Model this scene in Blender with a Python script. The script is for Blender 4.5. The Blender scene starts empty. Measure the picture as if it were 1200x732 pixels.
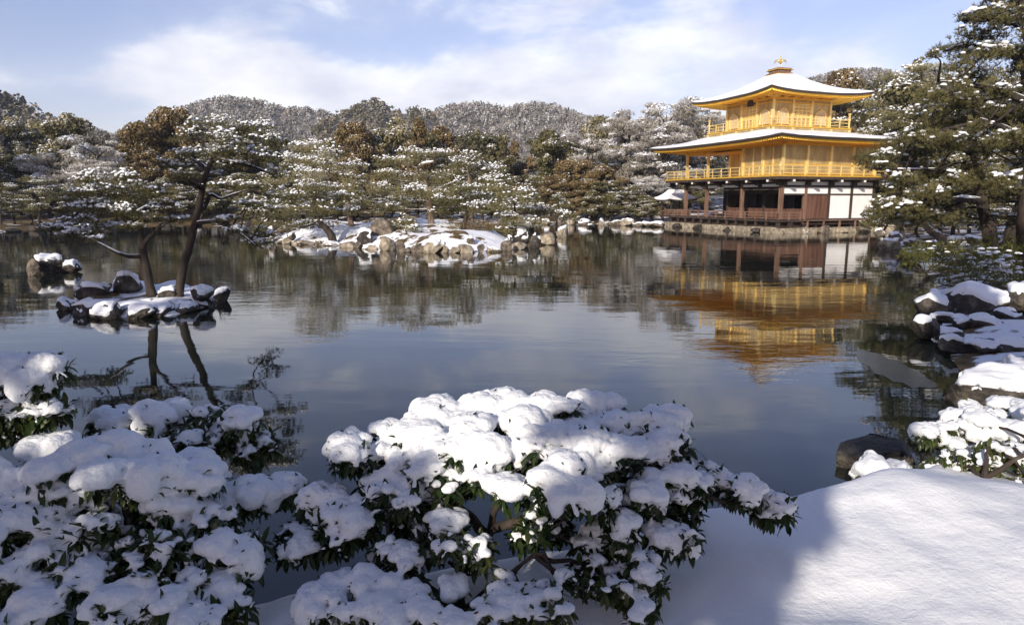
import bpy, math, random
import numpy as np
from mathutils import Vector
R = math.radians
SC = bpy.context.scene
COL = SC.collection

# ---------------------------------------------------------------- camera
F_PX = 800.0; CAM_Z = 2.3; HOR = 232.5
PITCH = math.atan((366 - HOR) / F_PX)
cam_d = bpy.data.cameras.new('camera'); cam = bpy.data.objects.new('camera', cam_d); COL.objects.link(cam)
cam.location = (0, 0, CAM_Z); cam.rotation_euler = (math.pi / 2 - PITCH, 0, 0)
cam_d.sensor_width = 36; cam_d.lens = 36 * F_PX / 1200; cam_d.clip_start = 0.05; cam_d.clip_end = 6000
SC.camera = cam

# ---------------------------------------------------------------- light
SUN_EL = R(22); SUN_AZ = R(-116)            # direction towards the sun, measured from +X
sun_d = bpy.data.lights.new('sun', 'SUN'); sun = bpy.data.objects.new('sun', sun_d); COL.objects.link(sun)
sdir = Vector((math.cos(SUN_EL) * math.cos(SUN_AZ), math.cos(SUN_EL) * math.sin(SUN_AZ), math.sin(SUN_EL)))
sun.rotation_euler = sdir.to_track_quat('Z', 'Y').to_euler()
sun_d.energy = 4.4; sun_d.angle = R(0.6); sun_d.color = (1.0, 0.90, 0.76)
SC.view_settings.view_transform = 'Standard'; SC.view_settings.look = 'None'
SC.view_settings.exposure = 0.32; SC.view_settings.gamma = 1
SC.cycles.max_bounces = 8; SC.cycles.use_denoising = True
SC.cycles.transparent_max_bounces = 8

world = bpy.data.worlds.new('World'); SC.world = world; world.use_nodes = True
wn = world.node_tree; wn.nodes.clear()
def W(t, **k):
    n = wn.nodes.new(t)
    for a, b in k.items(): setattr(n, a, b)
    return n
def wl(a, b): wn.links.new(a, b)
def wmath(op, a, b=None, clamp=False):
    n = W('ShaderNodeMath', operation=op); n.use_clamp = clamp
    for i, v in enumerate((a, b)):
        if v is None: continue
        if isinstance(v, (int, float)): n.inputs[i].default_value = v
        else: wl(v, n.inputs[i])
    return n.outputs[0]
sky = W('ShaderNodeTexSky', sky_type='NISHITA'); sky.sun_disc = False
sky.sun_elevation = SUN_EL; sky.sun_rotation = math.pi / 2 - SUN_AZ
sky.air_density = 1.0; sky.dust_density = 0.6; sky.ozone_density = 1.6
tc = W('ShaderNodeTexCoord'); sp = W('ShaderNodeSeparateXYZ'); wl(tc.outputs['Generated'], sp.inputs[0])
X_, Y_, Z_ = sp.outputs
az = wmath('ARCTAN2', X_, Y_)                       # 0 = straight ahead (+Y), positive to the right
el = wmath('ARCSINE', Z_)
cmb = W('ShaderNodeCombineXYZ')
wl(wmath('MULTIPLY', az, 1.0), cmb.inputs[0]); wl(wmath('MULTIPLY', el, 2.1), cmb.inputs[1])
n1 = W('ShaderNodeTexNoise'); n1.inputs['Scale'].default_value = 5.0; n1.inputs['Detail'].default_value = 7
n1.inputs['Roughness'].default_value = 0.58; n1.inputs['Distortion'].default_value = 0.25; wl(cmb.outputs[0], n1.inputs['Vector'])
def blob(a0, e0, sa, se, w):
    da = wmath('DIVIDE', wmath('SUBTRACT', az, a0), sa); de = wmath('DIVIDE', wmath('SUBTRACT', el, e0), se)
    r2 = wmath('ADD', wmath('MULTIPLY', da, da), wmath('MULTIPLY', de, de))
    return wmath('MULTIPLY', wmath('EXPONENT', wmath('MULTIPLY', r2, -1.0)), w)
def pxang(px, py):
    dx = (px - 600) / F_PX; dy = (366 - py) / F_PX
    y = math.cos(PITCH) + dy * math.sin(PITCH); z = -math.sin(PITCH) + dy * math.cos(PITCH)
    return math.atan2(dx, y), math.atan2(z, math.hypot(dx, y))
tot = n1.outputs['Fac']
for px, py, spx, spy, w in ((245, 66, 80, 34, .50), (150, 110, 110, 34, .14), (530, 112, 230, 28, .34), (360, 90, 60, 30, .14),
                            (640, 50, 260, 60, .10), (300, 25, 60, 12, .1), (950, 40, 130, 40, .07), (80, 10, 130, 32, -.34), (1060, 20, 110, 30, -.22),
                            (430, 45, 120, 32, -.26), (90, 60, 90, 40, -.22), (25, 90, 60, 60, -.1), (700, 100, 120, 40, .12), (880, 20, 120, 16, -.08)):
    a0, e0 = pxang(px, py)
    tot = wmath('ADD', tot, blob(a0, e0, spx / 800, spy / 800, w))
# higher up: broken cloud, so that the pond mirrors both blue and white
hi = wmath('MULTIPLY', wmath('SUBTRACT', el, .24, True), -1.5)
tot = wmath('ADD', tot, hi)
ramp = W('ShaderNodeValToRGB'); wl(tot, ramp.inputs[0])
ramp.color_ramp.elements[0].position = 0.465; ramp.color_ramp.elements[0].color = (0, 0, 0, 1)
ramp.color_ramp.elements[1].position = 0.63; ramp.color_ramp.elements[1].color = (1, 1, 1, 1)
ramp.color_ramp.interpolation = 'B_SPLINE'
shade = W('ShaderNodeValToRGB'); n2 = W('ShaderNodeTexNoise'); n2.inputs['Scale'].default_value = 7; n2.inputs['Detail'].default_value = 6
wl(cmb.outputs[0], n2.inputs['Vector']); wl(n2.outputs['Fac'], shade.inputs[0])
shade.color_ramp.elements[0].position = .38; shade.color_ramp.elements[0].color = (6.0, 6.1, 7.0, 1)
shade.color_ramp.elements[1].position = .62; shade.color_ramp.elements[1].color = (8.4, 8.4, 8.4, 1)
# bluish haze-free sky colour from the Nishita model, clouds over it
mx = W('ShaderNodeMix', data_type='RGBA'); wl(wmath('MULTIPLY', ramp.outputs[0], .93), mx.inputs['Factor'])
skc = W('ShaderNodeMix', data_type='RGBA', blend_type='MULTIPLY'); skc.inputs['Factor'].default_value = 1
skc.inputs['B'].default_value = (1.22, 1.0, 1.12, 1)
wl(sky.outputs[0], skc.inputs['A']); wl(skc.outputs['Result'], mx.inputs['A']); wl(shade.outputs[0], mx.inputs['B'])
bg = W('ShaderNodeBackground'); bg.inputs['Strength'].default_value = 0.12
wl(mx.outputs['Result'], bg.inputs['Color'])
wo = W('ShaderNodeOutputWorld'); wl(bg.outputs[0], wo.inputs['Surface'])

# ---------------------------------------------------------------- helpers
def ray(px, py):
    dx = (px - 600) / F_PX; dy = (366 - py) / F_PX
    return np.array([dx, math.cos(PITCH) + dy * math.sin(PITCH), -math.sin(PITCH) + dy * math.cos(PITCH)])
def G(px, py, z=0.0):
    d = ray(px, py); t = (z - CAM_Z) / d[2]; return np.array([d[0] * t, d[1] * t, z])
def D(px, py, Y):
    d = ray(px, py); t = Y / d[1]; return np.array([d[0] * t, Y, CAM_Z + d[2] * t])
def PXM(Y): return Y / F_PX * 1.0              # metres per pixel at depth Y (near enough)

def unit(v): return v / np.maximum(np.linalg.norm(v, axis=-1, keepdims=True), 1e-9)
def frames(d, rng, roll=None):
    d = unit(d); n = len(d)
    a = np.where(np.abs(d[:, 2:3]) > .9, np.array([[1., 0, 0]]), np.array([[0, 0, 1.]]))
    x = unit(np.cross(a, d)); y = np.cross(d, x)
    r = rng.uniform(0, 2 * np.pi, n) if roll is None else roll
    c, s = np.cos(r)[:, None], np.sin(r)[:, None]
    return np.stack([x * c + y * s, -x * s + y * c, d], axis=1)     # rows: local axes

class MB:
    """collects pieces of one mesh"""
    def __init__(s): s.v = []; s.f = []; s.n = 0; s.a = []
    def add(s, V, faces, var=None):
        V = np.asarray(V, float).reshape(-1, 3)
        s.v.append(V)
        for F in faces:
            F = np.asarray(F, int)
            if F.size: s.f.append(F + s.n)
        s.a.append(np.full(len(V), .5) if var is None else np.broadcast_to(var, (len(V),)).astype(float))
        s.n += len(V)
    def inst(s, T, TF, P, Rm, S, var=None):
        """template verts T (k,3), faces TF list, at P (n,3) with frames Rm (n,3,3) and scale S (n,) or (n,3)"""
        n, k = len(P), len(T)
        if n == 0: return
        S = np.asarray(S, float)
        if S.ndim == 1: S = np.repeat(S[:, None], 3, 1)
        V = (T[None] * S[:, None, :]) @ Rm + P[:, None, :]
        off = (np.arange(n) * k)[:, None, None]
        faces = [(np.asarray(F)[None] + off).reshape(-1, np.asarray(F).shape[1]) for F in TF]
        s.add(V, faces, None if var is None else np.repeat(var, k))
    def box(s, c, d, rz=0.0, var=None):
        x, y, z = np.array(d) / 2.0
        V = np.array([[-x, -y, -z], [x, -y, -z], [x, y, -z], [-x, y, -z], [-x, -y, z], [x, -y, z], [x, y, z], [-x, y, z]])
        if rz:
            cs, sn = math.cos(rz), math.sin(rz)
            V = V @ np.array([[cs, sn, 0], [-sn, cs, 0], [0, 0, 1]])
        s.add(V + np.array(c), [[[0, 3, 2, 1], [4, 5, 6, 7], [0, 1, 5, 4], [1, 2, 6, 5], [2, 3, 7, 6], [3, 0, 4, 7]]], var)
    def b2(s, x0, x1, y0, y1, z0, z1): s.box(((x0 + x1) / 2, (y0 + y1) / 2, (z0 + z1) / 2), (abs(x1 - x0), abs(y1 - y0), abs(z1 - z0)))
    def tube(s, pts, rad, k=6, var=None, wob=0, rng=None):
        pts = np.asarray(pts, float); n = len(pts); rad = np.broadcast_to(rad, (n,)).astype(float)
        t = unit(np.gradient(pts, axis=0)); ref = np.array([0.31, .17, .93])
        if abs(t[:, 2]).mean() > .8: ref = np.array([.9, .3, .1])
        x = unit(np.cross(np.broadcast_to(ref, t.shape), t)); y = np.cross(t, x)
        a = np.arange(k) * 2 * np.pi / k
        ring = np.cos(a)[None, :, None] * x[:, None] + np.sin(a)[None, :, None] * y[:, None]
        rr = rad[:, None, None] * (1 + (rng.uniform(-wob, wob, (n, k, 1)) if wob and rng is not None else 0))
        V = (pts[:, None] + ring * rr).reshape(-1, 3)
        i, j = np.meshgrid(np.arange(n - 1), np.arange(k), indexing='ij'); j2 = (j + 1) % k
        F = np.stack([i * k + j, i * k + j2, (i + 1) * k + j2, (i + 1) * k + j], -1).reshape(-1, 4)
        V = np.vstack([V, pts[:1], pts[-1:]]); c0, c1 = n * k, n * k + 1
        jj = np.arange(k); jn = (jj + 1) % k
        s.add(V, [F, np.stack([np.full(k, c0), jn, jj], -1), np.stack([np.full(k, c1), (n - 1) * k + jj, (n - 1) * k + jn], -1)], var)

def mesh_from(name, mb, mat, base=(0, 0, 0), smooth=False):
    V = np.vstack(mb.v) - np.array(base, float)
    me = bpy.data.meshes.new(name)
    sizes = [np.full(len(F), F.shape[1]) for F in mb.f]
    loops = np.concatenate([F.ravel() for F in mb.f]).astype(np.int32)
    tot = np.concatenate(sizes).astype(np.int32)
    st = np.concatenate([[0], np.cumsum(tot)[:-1]]).astype(np.int32)
    me.vertices.add(len(V)); me.vertices.foreach_set('co', V.ravel().astype(np.float32))
    me.loops.add(len(loops)); me.loops.foreach_set('vertex_index', loops)
    me.polygons.add(len(tot)); me.polygons.foreach_set('loop_start', st); me.polygons.foreach_set('loop_total', tot)
    me.polygons.foreach_set('use_smooth', np.full(len(tot), bool(smooth)))
    at = me.attributes.new('var', 'FLOAT', 'POINT'); at.data.foreach_set('value', np.concatenate(mb.a).astype(np.float32))
    me.materials.append(mat)
    me.update(calc_edges=True)
    return me
def link(name, data, parent=None, loc=(0, 0, 0)):
    o = bpy.data.objects.new(name, data); COL.objects.link(o); o.parent = parent; o.location = loc
    return o
def obj(name, mb, mat, parent=None, base=(0, 0, 0), smooth=False):
    me = mesh_from(name, mb, mat, base, smooth)
    return link(name, me, parent, (0, 0, 0) if parent is not None else base)
def tag(o, label=None, cat=None, group=None, kind=None):
    if label: o['label'] = label
    if cat: o['category'] = cat
    if group: o['group'] = group
    if kind: o['kind'] = kind
    return o
def thing(name, loc, label=None, cat=None, group=None, rz=0):
    o = link(name, None, None, tuple(loc)); o.rotation_euler = (0, 0, rz); o.empty_display_size = .3
    return tag(o, label, cat, group)
def copy_tree(o, parent=None):
    c = o.copy(); COL.objects.link(c); c.parent = parent
    for ch in list(o.children): copy_tree(ch, c)
    return c
ONES = ['', 'first', 'second', 'third', 'fourth', 'fifth', 'sixth', 'seventh', 'eighth', 'ninth', 'tenth', 'eleventh', 'twelfth', 'thirteenth',
        'fourteenth', 'fifteenth', 'sixteenth', 'seventeenth', 'eighteenth', 'nineteenth']
def ordw(n):
    if n < 20: return ONES[n]
    t, u = divmod(n, 10); tens = ['', '', 'twent', 'thirt', 'fort', 'fift', 'sixt'][t]
    return tens + 'ieth' if u == 0 else tens + 'y-' + ONES[u]
REG = {}
def register(o, template):
    REG.setdefault(template, []).append(o)
def finish_labels():
    for tpl, lst in REG.items():
        lst.sort(key=lambda o: o.location.x / max(o.location.y, .5))
        for i, o in enumerate(lst): o['label'] = tpl.replace('@', ordw(i + 1))

# ---------------------------------------------------------------- materials
def mat(name, col=(.5, .5, .5), rough=.6, metal=0.0, spec=None):
    m = bpy.data.materials.new(name); m.use_nodes = True
    b = m.node_tree.nodes['Principled BSDF']
    b.inputs['Base Color'].default_value = (*col, 1); b.inputs['Roughness'].default_value = rough; b.inputs['Metallic'].default_value = metal
    if spec is not None: b.inputs['Specular IOR Level'].default_value = spec
    return m
def nd(m, t, **k):
    n = m.node_tree.nodes.new(t)
    for a, b in k.items(): setattr(n, a, b)
    return n
def lk(m, a, b): m.node_tree.links.new(a, b)
def noise(m, scale, detail=4, rough=.55, coord='Object', stretch=None):
    tcn = nd(m, 'ShaderNodeTexCoord'); n = nd(m, 'ShaderNodeTexNoise')
    n.inputs['Scale'].default_value = scale; n.inputs['Detail'].default_value = detail; n.inputs['Roughness'].default_value = rough
    if stretch:
        mp = nd(m, 'ShaderNodeMapping'); mp.inputs['Scale'].default_value = stretch
        lk(m, tcn.outputs[coord], mp.inputs[0]); lk(m, mp.outputs[0], n.inputs['Vector'])
    else: lk(m, tcn.outputs[coord], n.inputs['Vector'])
    return n.outputs['Fac']
def ramp_(m, fac, stops):
    r = nd(m, 'ShaderNodeValToRGB'); e = r.color_ramp.elements
    while len(e) < len(stops): e.new(.5)
    for i, (p, c) in enumerate(stops):
        e[i].position = p; e[i].color = (*c, 1)
    lk(m, fac, r.inputs[0]); return r.outputs[0]
def bump(m, fac, strength, dist=.02):
    b = nd(m, 'ShaderNodeBump'); b.inputs['Strength'].default_value = strength; b.inputs['Distance'].default_value = dist
    lk(m, fac, b.inputs['Height']); lk(m, b.outputs[0], m.node_tree.nodes['Principled BSDF'].inputs['Normal'])
def basecol(m, s): lk(m, s, m.node_tree.nodes['Principled BSDF'].inputs['Base Color'])
def noisy(name, stops, scale, rough=.8, bs=0, bd=.02, metal=0, detail=5, stretch=None):
    m = mat(name, rough=rough, metal=metal); f = noise(m, scale, detail, stretch=stretch); basecol(m, ramp_(m, f, stops))
    if bs: bump(m, noise(m, scale * 2.3, detail, stretch=stretch), bs, bd)
    return m
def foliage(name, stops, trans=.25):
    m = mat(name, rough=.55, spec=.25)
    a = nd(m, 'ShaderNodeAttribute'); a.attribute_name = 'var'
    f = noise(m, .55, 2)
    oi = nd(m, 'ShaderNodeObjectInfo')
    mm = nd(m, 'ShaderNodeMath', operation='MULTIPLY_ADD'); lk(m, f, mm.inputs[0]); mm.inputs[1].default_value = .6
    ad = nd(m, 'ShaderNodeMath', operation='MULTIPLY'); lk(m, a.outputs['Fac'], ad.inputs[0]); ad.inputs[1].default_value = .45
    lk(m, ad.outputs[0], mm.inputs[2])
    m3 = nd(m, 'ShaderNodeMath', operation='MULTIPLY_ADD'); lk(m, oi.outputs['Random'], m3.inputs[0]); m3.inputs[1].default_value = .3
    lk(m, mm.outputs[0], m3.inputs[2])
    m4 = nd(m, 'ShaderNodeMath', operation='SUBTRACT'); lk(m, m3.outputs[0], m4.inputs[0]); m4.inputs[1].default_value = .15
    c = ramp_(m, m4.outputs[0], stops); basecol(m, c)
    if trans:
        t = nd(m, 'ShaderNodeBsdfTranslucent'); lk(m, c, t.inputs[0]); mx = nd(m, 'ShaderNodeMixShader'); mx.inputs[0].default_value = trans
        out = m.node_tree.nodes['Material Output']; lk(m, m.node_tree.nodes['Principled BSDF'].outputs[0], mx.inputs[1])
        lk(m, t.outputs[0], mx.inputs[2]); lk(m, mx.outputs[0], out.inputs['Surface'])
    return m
def snow_mat(name, scale, bs, bd, col=(.86, .88, .91)):
    m = mat(name, col, .75, spec=.2); b = m.node_tree.nodes['Principled BSDF']
    f = noise(m, scale, 6, .6); bump(m, f, bs, bd)
    b.inputs['Subsurface Weight'].default_value = .0
    return m
M = {}
M['snow'] = snow_mat('snow', 14, .35, .02)
M['snow_near'] = snow_mat('snow_near', 60, .9, .010, (.84, .86, .89))
M['snow_far'] = mat('snow_far', (.78, .80, .82), .8, spec=.1)
M['bark'] = noisy('bark', [(.3, (.018, .013, .010)), (.6, (.05, .036, .028)), (.8, (.10, .085, .07))], 9, .9, .8, .03, stretch=(1, 1, .3))
M['bark_pale'] = noisy('bark_pale', [(.3, (.07, .05, .035)), (.6, (.20, .14, .10)), (.8, (.32, .26, .2))], 5, .9, .5, .03, stretch=(1, 1, .3))
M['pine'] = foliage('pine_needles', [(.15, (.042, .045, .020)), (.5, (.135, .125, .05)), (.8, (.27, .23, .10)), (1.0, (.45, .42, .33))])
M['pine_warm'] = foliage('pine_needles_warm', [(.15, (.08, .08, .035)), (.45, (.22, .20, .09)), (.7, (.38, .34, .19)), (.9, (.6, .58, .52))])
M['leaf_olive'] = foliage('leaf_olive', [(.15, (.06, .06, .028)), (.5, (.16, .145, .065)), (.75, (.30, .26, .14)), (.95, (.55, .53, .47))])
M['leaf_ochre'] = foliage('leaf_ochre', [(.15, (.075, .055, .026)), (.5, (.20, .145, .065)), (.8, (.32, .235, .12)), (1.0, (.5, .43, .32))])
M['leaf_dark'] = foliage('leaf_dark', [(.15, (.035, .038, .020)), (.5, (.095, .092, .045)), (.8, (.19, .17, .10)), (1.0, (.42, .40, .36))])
M['twig_grey'] = foliage('twig_grey', [(.15, (.16, .14, .11)), (.45, (.34, .31, .26)), (.75, (.62, .60, .56))], .1)
M['camellia'] = foliage('camellia_leaf', [(.2, (.008, .020, .006)), (.5, (.035, .055, .016)), (.85, (.12, .125, .035)), (1.0, (.16, .10, .03))], .15)
M['camellia'].node_tree.nodes['Principled BSDF'].inputs['Roughness'].default_value = .34
M['moss'] = foliage('moss_green', [(.15, (.05, .06, .015)), (.5, (.14, .145, .035)), (.85, (.28, .25, .07))])
M['rock'] = noisy('rock', [(.3, (.04, .034, .03)), (.5, (.13, .105, .08)), (.72, (.30, .25, .19))], 5.0, .85, .9, .08)
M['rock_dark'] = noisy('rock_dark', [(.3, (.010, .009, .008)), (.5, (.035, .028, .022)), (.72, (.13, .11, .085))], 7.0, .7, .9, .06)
M['rock_pale'] = noisy('rock_pale', [(.3, (.12, .10, .075)), (.5, (.28, .235, .17)), (.7, (.50, .44, .34))], 4.5, .85, .8, .08)
exec_late = []

# ---------------------------------------------------------------- terrain and water
def sdist(P, poly):
    """signed distance to a closed polygon, negative inside"""
    poly = np.asarray(poly)[:, :2]; A = poly; B = np.roll(poly, -1, 0)
    d2 = np.full(len(P), 1e18); ins = np.zeros(len(P), bool)
    for a, b in zip(A, B):
        e = b - a; w = P - a; t = np.clip((w @ e) / (e @ e + 1e-12), 0, 1)[:, None]
        d2 = np.minimum(d2, ((w - t * e) ** 2).sum(1))
        c = ((a[1] > P[:, 1]) != (b[1] > P[:, 1])) & (P[:, 0] < (b[0] - a[0]) * (P[:, 1] - a[1]) / (b[1] - a[1] + 1e-12) + a[0])
        ins ^= c
    d = np.sqrt(d2); return np.where(ins, -d, d)
def sm(x): x = np.clip(x, 0, 1); return x * x * (3 - 2 * x)
def vnoise(P, s, seed=0):
    """cheap smooth noise from summed sines, range about -1..1"""
    r = np.random.default_rng(seed); out = 0
    for k in range(6):
        w = r.normal(size=P.shape[1]); w = w / np.linalg.norm(w) * s * r.uniform(.6, 1.7)
        out = out + np.sin(P @ w + r.uniform(0, 6.28))
    return out / 3.0
C0 = np.array([20.234, 53.863]); YAW = .355; BA, BB, BS = 5.55, 4.12, 2.60
UR = np.array([math.cos(YAW), math.sin(YAW)]); UL = np.array([-math.sin(YAW), math.cos(YAW)])
def BW(r, l): return C0 + UR * r + UL * l
near = [(-150, 730), (100, 712), (250, 700), (330, 695), (450, 672), (560, 662), (650, 652), (740, 625), (830, 606), (930, 590), (985, 572),
        (1050, 548), (1100, 512), (1125, 480), (1135, 455), (1105, 422), (1090, 388), (1085, 355), (1090, 335), (1075, 318), (1060, 300), (1045, 287), (1030, 279)]
pond = [tuple(G(p[0], p[1], float(np.interp(p[1], (300, 430, 455, 480, 512, 548, 575), (0, .05, .08, .12, .24, .31, .33))))[:2]) for p in near]
pond += [tuple(BW(5.4, -7.2)), tuple(BW(-3.0, -5)), tuple(BW(-3.0, 5)), tuple(BW(-4.5, 7.6))]
pond += [tuple(G(*p)[:2]) for p in ((776, 264.4), (725, 262.8), (640, 262.0), (560, 262), (400, 262.5), (250, 263.5), (110, 266), (55, 269), (0, 272), (-80, 277), (-200, 290))]
pond += [(-34, 18), (-26, 6), (-14, 3.2), (-7, 3.1)]
pond = np.array(pond)
def terrain_h(P):
    d = sdist(P, pond); r = np.hypot(P[:, 0], P[:, 1])
    wob = vnoise(P, .9, 1)
    near_w = sm((14 - r) / 6)
    hb = .62 - .48 * sm((P[:, 1] - 4.0) / 3.0); up_near = hb * sm(d / .5) + .10 * sm((d - .6) / 3) + .05 * wob * sm(d / .4)
    up_near += 0
    up_near += .05 * vnoise(P, 2.4, 5) * sm(d / .5) + .02 * vnoise(P, 7, 6) * sm(d / .3) + .022 * vnoise(P, 4.3, 16) * sm(d / .4) + .008 * np.clip(vnoise(P, 17, 7), 0, 2) * sm(d / .3)
    far = .14 * sm(d / 1.0) + .035 * np.clip(d - 1, 0, 60) + .14 * wob * sm(d / 1.5)
    h = near_w * up_near + (1 - near_w) * far
    return np.where(d < 0, -.9 * sm(-d / 1.2) - .02, h - .02)
ang = np.concatenate([np.linspace(-50, 50, 420, endpoint=False), np.linspace(50, 310, 200, endpoint=False)])
rad = np.concatenate([[0.05], np.geomspace(.5, 130, 400), np.geomspace(140, 4000, 20)])
aa, rr = np.meshgrid(np.radians(ang), rad, indexing='ij')
P = np.stack([np.sin(aa) * rr, np.cos(aa) * rr], -1).reshape(-1, 2)
Z = terrain_h(P)
mb = MB(); na, nr = aa.shape
i, j = np.meshgrid(np.arange(na), np.arange(nr - 1), indexing='ij'); i2 = (i + 1) % na
Fq = np.stack([i * nr + j, i * nr + j + 1, i2 * nr + j + 1, i2 * nr + j], -1).reshape(-1, 4)
dn = np.hypot(P[:, 0], P[:, 1]); lf_ = sm((-8 - P[:, 0]) / 10) * sm((P[:, 1] - 35) / 10)
mb.add(np.column_stack([P, Z]), [Fq], sm((10.5 - dn) / 3) - .10 * lf_)
gm = mat('ground_snow_and_earth', rough=.85, spec=.15)
at = nd(gm, 'ShaderNodeAttribute'); at.attribute_name = 'var'
f1 = noise(gm, .9, 6, .6); f2 = noise(gm, 4, 5, .6)
earth = ramp_(gm, f2, [(.3, (.035, .028, .016)), (.5, (.12, .085, .04)), (.72, (.22, .15, .07))])
snowc = nd(gm, 'ShaderNodeRGB'); snowc.outputs[0].default_value = (.86, .88, .91, 1)
msk = nd(gm, 'ShaderNodeMath', operation='ADD'); lk(gm, f1, msk.inputs[0]); lk(gm, at.outputs['Fac'], msk.inputs[1])
mr = nd(gm, 'ShaderNodeMapRange'); mr.inputs['From Min'].default_value = .50; mr.inputs['From Max'].default_value = .54; lk(gm, msk.outputs[0], mr.inputs[0])
mxx = nd(gm, 'ShaderNodeMix', data_type='RGBA'); lk(gm, mr.outputs[0], mxx.inputs['Factor']); lk(gm, earth, mxx.inputs['A']); lk(gm, snowc.outputs[0], mxx.inputs['B'])
basecol(gm, mxx.outputs['Result'])
fb = nd(gm, 'ShaderNodeMath', operation='MULTIPLY_ADD'); lk(gm, noise(gm, 30, 6, .7), fb.inputs[0]); fb.inputs[1].default_value = .3; lk(gm, noise(gm, 5, 5), fb.inputs[2])
bump(gm, fb.outputs[0], .45, .05)
g = obj('ground', mb, gm, smooth=True); tag(g, 'snow covered bank and shore round the pond', kind='structure')

# water: one sheet clipped to a little beyond the shore
wm = mat('pond_water', (.012, .016, .012), .015); wb = wm.node_tree.nodes['Principled BSDF']; wb.inputs['IOR'].default_value = 1.48
tcw = nd(wm, 'ShaderNodeTexCoord')
def wnoise(scale, st, det=2, dist=0.0):
    mp = nd(wm, 'ShaderNodeMapping'); mp.inputs['Scale'].default_value = st; mp.inputs['Rotation'].default_value = (0, 0, R(12)); n = nd(wm, 'ShaderNodeTexNoise'); n.inputs['Scale'].default_value = scale
    n.inputs['Detail'].default_value = det; n.inputs['Distortion'].default_value = dist
    lk(wm, tcw.outputs['Object'], mp.inputs[0]); lk(wm, mp.outputs[0], n.inputs['Vector']); return n.outputs['Fac']
rip = wnoise(3.2, (.6, 1.5, 1), 4, .2)
swell = wnoise(.8, (.5, 1.4, 1), 1)
calm = nd(wm, 'ShaderNodeMapRange'); lk(wm, wnoise(.11, (1, 1.6, 1), 3), calm.inputs[0])
calm.inputs['From Min'].default_value = .42; calm.inputs['From Max'].default_value = .58; calm.inputs['To Min'].default_value = .25; calm.inputs['To Max'].default_value = 1.15
# ripples fade out in the sheltered water by the near bank
spw = nd(wm, 'ShaderNodeSeparateXYZ'); lk(wm, tcw.outputs['Object'], spw.inputs[0])
shel = nd(wm, 'ShaderNodeMapRange'); lk(wm, spw.outputs[1], shel.inputs[0]); shel.inputs['From Min'].default_value = 6.5; shel.inputs['From Max'].default_value = 11
shel.inputs['To Min'].default_value = .25; shel.inputs['To Max'].default_value = 1
mu = nd(wm, 'ShaderNodeMath', operation='MULTIPLY'); lk(wm, calm.outputs[0], mu.inputs[0]); lk(wm, shel.outputs[0], mu.inputs[1])
hh = nd(wm, 'ShaderNodeMath', operation='MULTIPLY'); lk(wm, rip, hh.inputs[0]); lk(wm, mu.outputs[0], hh.inputs[1])
h2 = nd(wm, 'ShaderNodeMath', operation='MULTIPLY_ADD'); lk(wm, swell, h2.inputs[0]); h2.inputs[1].default_value = 1.6; lk(wm, hh.outputs[0], h2.inputs[2])
bmp = nd(wm, 'ShaderNodeBump'); bmp.inputs['Strength'].default_value = 1.0; bmp.inputs['Distance'].default_value = .0032
lk(wm, h2.outputs[0], bmp.inputs['Height']); lk(wm, bmp.outputs[0], wb.inputs['Normal'])
mb = MB(); mb.add([(-60, 1, 0), (40, 1, 0), (40, 80, 0), (-60, 80, 0)], [[[0, 1, 2, 3]]])
w = obj('pond_water', mb, wm); tag(w, 'calm dark pond water mirroring the pavilion and sky', kind='structure')
# a flat dull grey sheet near the right bank, lying on the water
film = mat('dull_film', (.05, .058, .07), .16); bump(film, noise(film, 2, 4), .2, .01)
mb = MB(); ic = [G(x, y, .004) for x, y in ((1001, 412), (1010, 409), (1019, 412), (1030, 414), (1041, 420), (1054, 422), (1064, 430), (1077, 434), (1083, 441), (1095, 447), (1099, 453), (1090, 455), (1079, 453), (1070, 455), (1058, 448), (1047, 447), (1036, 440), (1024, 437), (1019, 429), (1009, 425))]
mb.add(ic, [[list(range(len(ic)))]]); o = obj('grey_film', mb, film); tag(o, 'flat dull grey patch on the water near the right bank rocks', 'film')

# ---------------------------------------------------------------- far hills and their woods
def hill_h(P):
    h = np.zeros(len(P)) - 3
    def ridge(px, top, Y, sx, sy):
        c = D(px, top + (12 if Y > 300 else 7), Y); return (c[0], c[1], c[2], sx, sy)
    for (cx, cy, hz, sx, sy) in (ridge(275, 122, 470, 95, 90), ridge(360, 134, 480, 70, 80), ridge(220, 150, 430, 60, 80), ridge(440, 131, 330, 32, 50),
                                 ridge(405, 139, 320, 26, 50), ridge(490, 134, 335, 34, 50), ridge(545, 127, 480, 85, 90), ridge(625, 133, 470, 75, 90), ridge(690, 146, 440, 80, 90),
                                 ridge(985, 93, 560, 130, 120), ridge(1060, 101, 540, 60, 120), ridge(1150, 100, 500, 90, 120), ridge(900, 120, 520, 60, 100), ridge(780, 140, 470, 90, 90),
                                 ridge(-18, 122, 190, 15, 50), ridge(-90, 90, 200, 32, 60), ridge(30, 145, 185, 12, 40), ridge(100, 165, 300, 40, 70)):
        g_ = hz * np.exp(-((P[:, 0] - cx) / sx) ** 2 - ((P[:, 1] - cy) / sy) ** 2)
        h = np.maximum(h, g_) + .10 * np.minimum(h, g_) * (np.minimum(h, g_) > 0)
    return h
xs = np.arange(-480, 620, 9.0); ys = np.arange(100, 760, 9.0)
gx, gy = np.meshgrid(xs, ys, indexing='ij'); P = np.stack([gx, gy], -1).reshape(-1, 2)
hz = hill_h(P) + 1.2 * vnoise(P, .05, 9)
mb = MB(); nx, ny = gx.shape
i, j = np.meshgrid(np.arange(nx - 1), np.arange(ny - 1), indexing='ij')
mb.add(np.column_stack([P, hz]), [np.stack([i * ny + j, (i + 1) * ny + j, (i + 1) * ny + j + 1, i * ny + j + 1], -1).reshape(-1, 4)])
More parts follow.
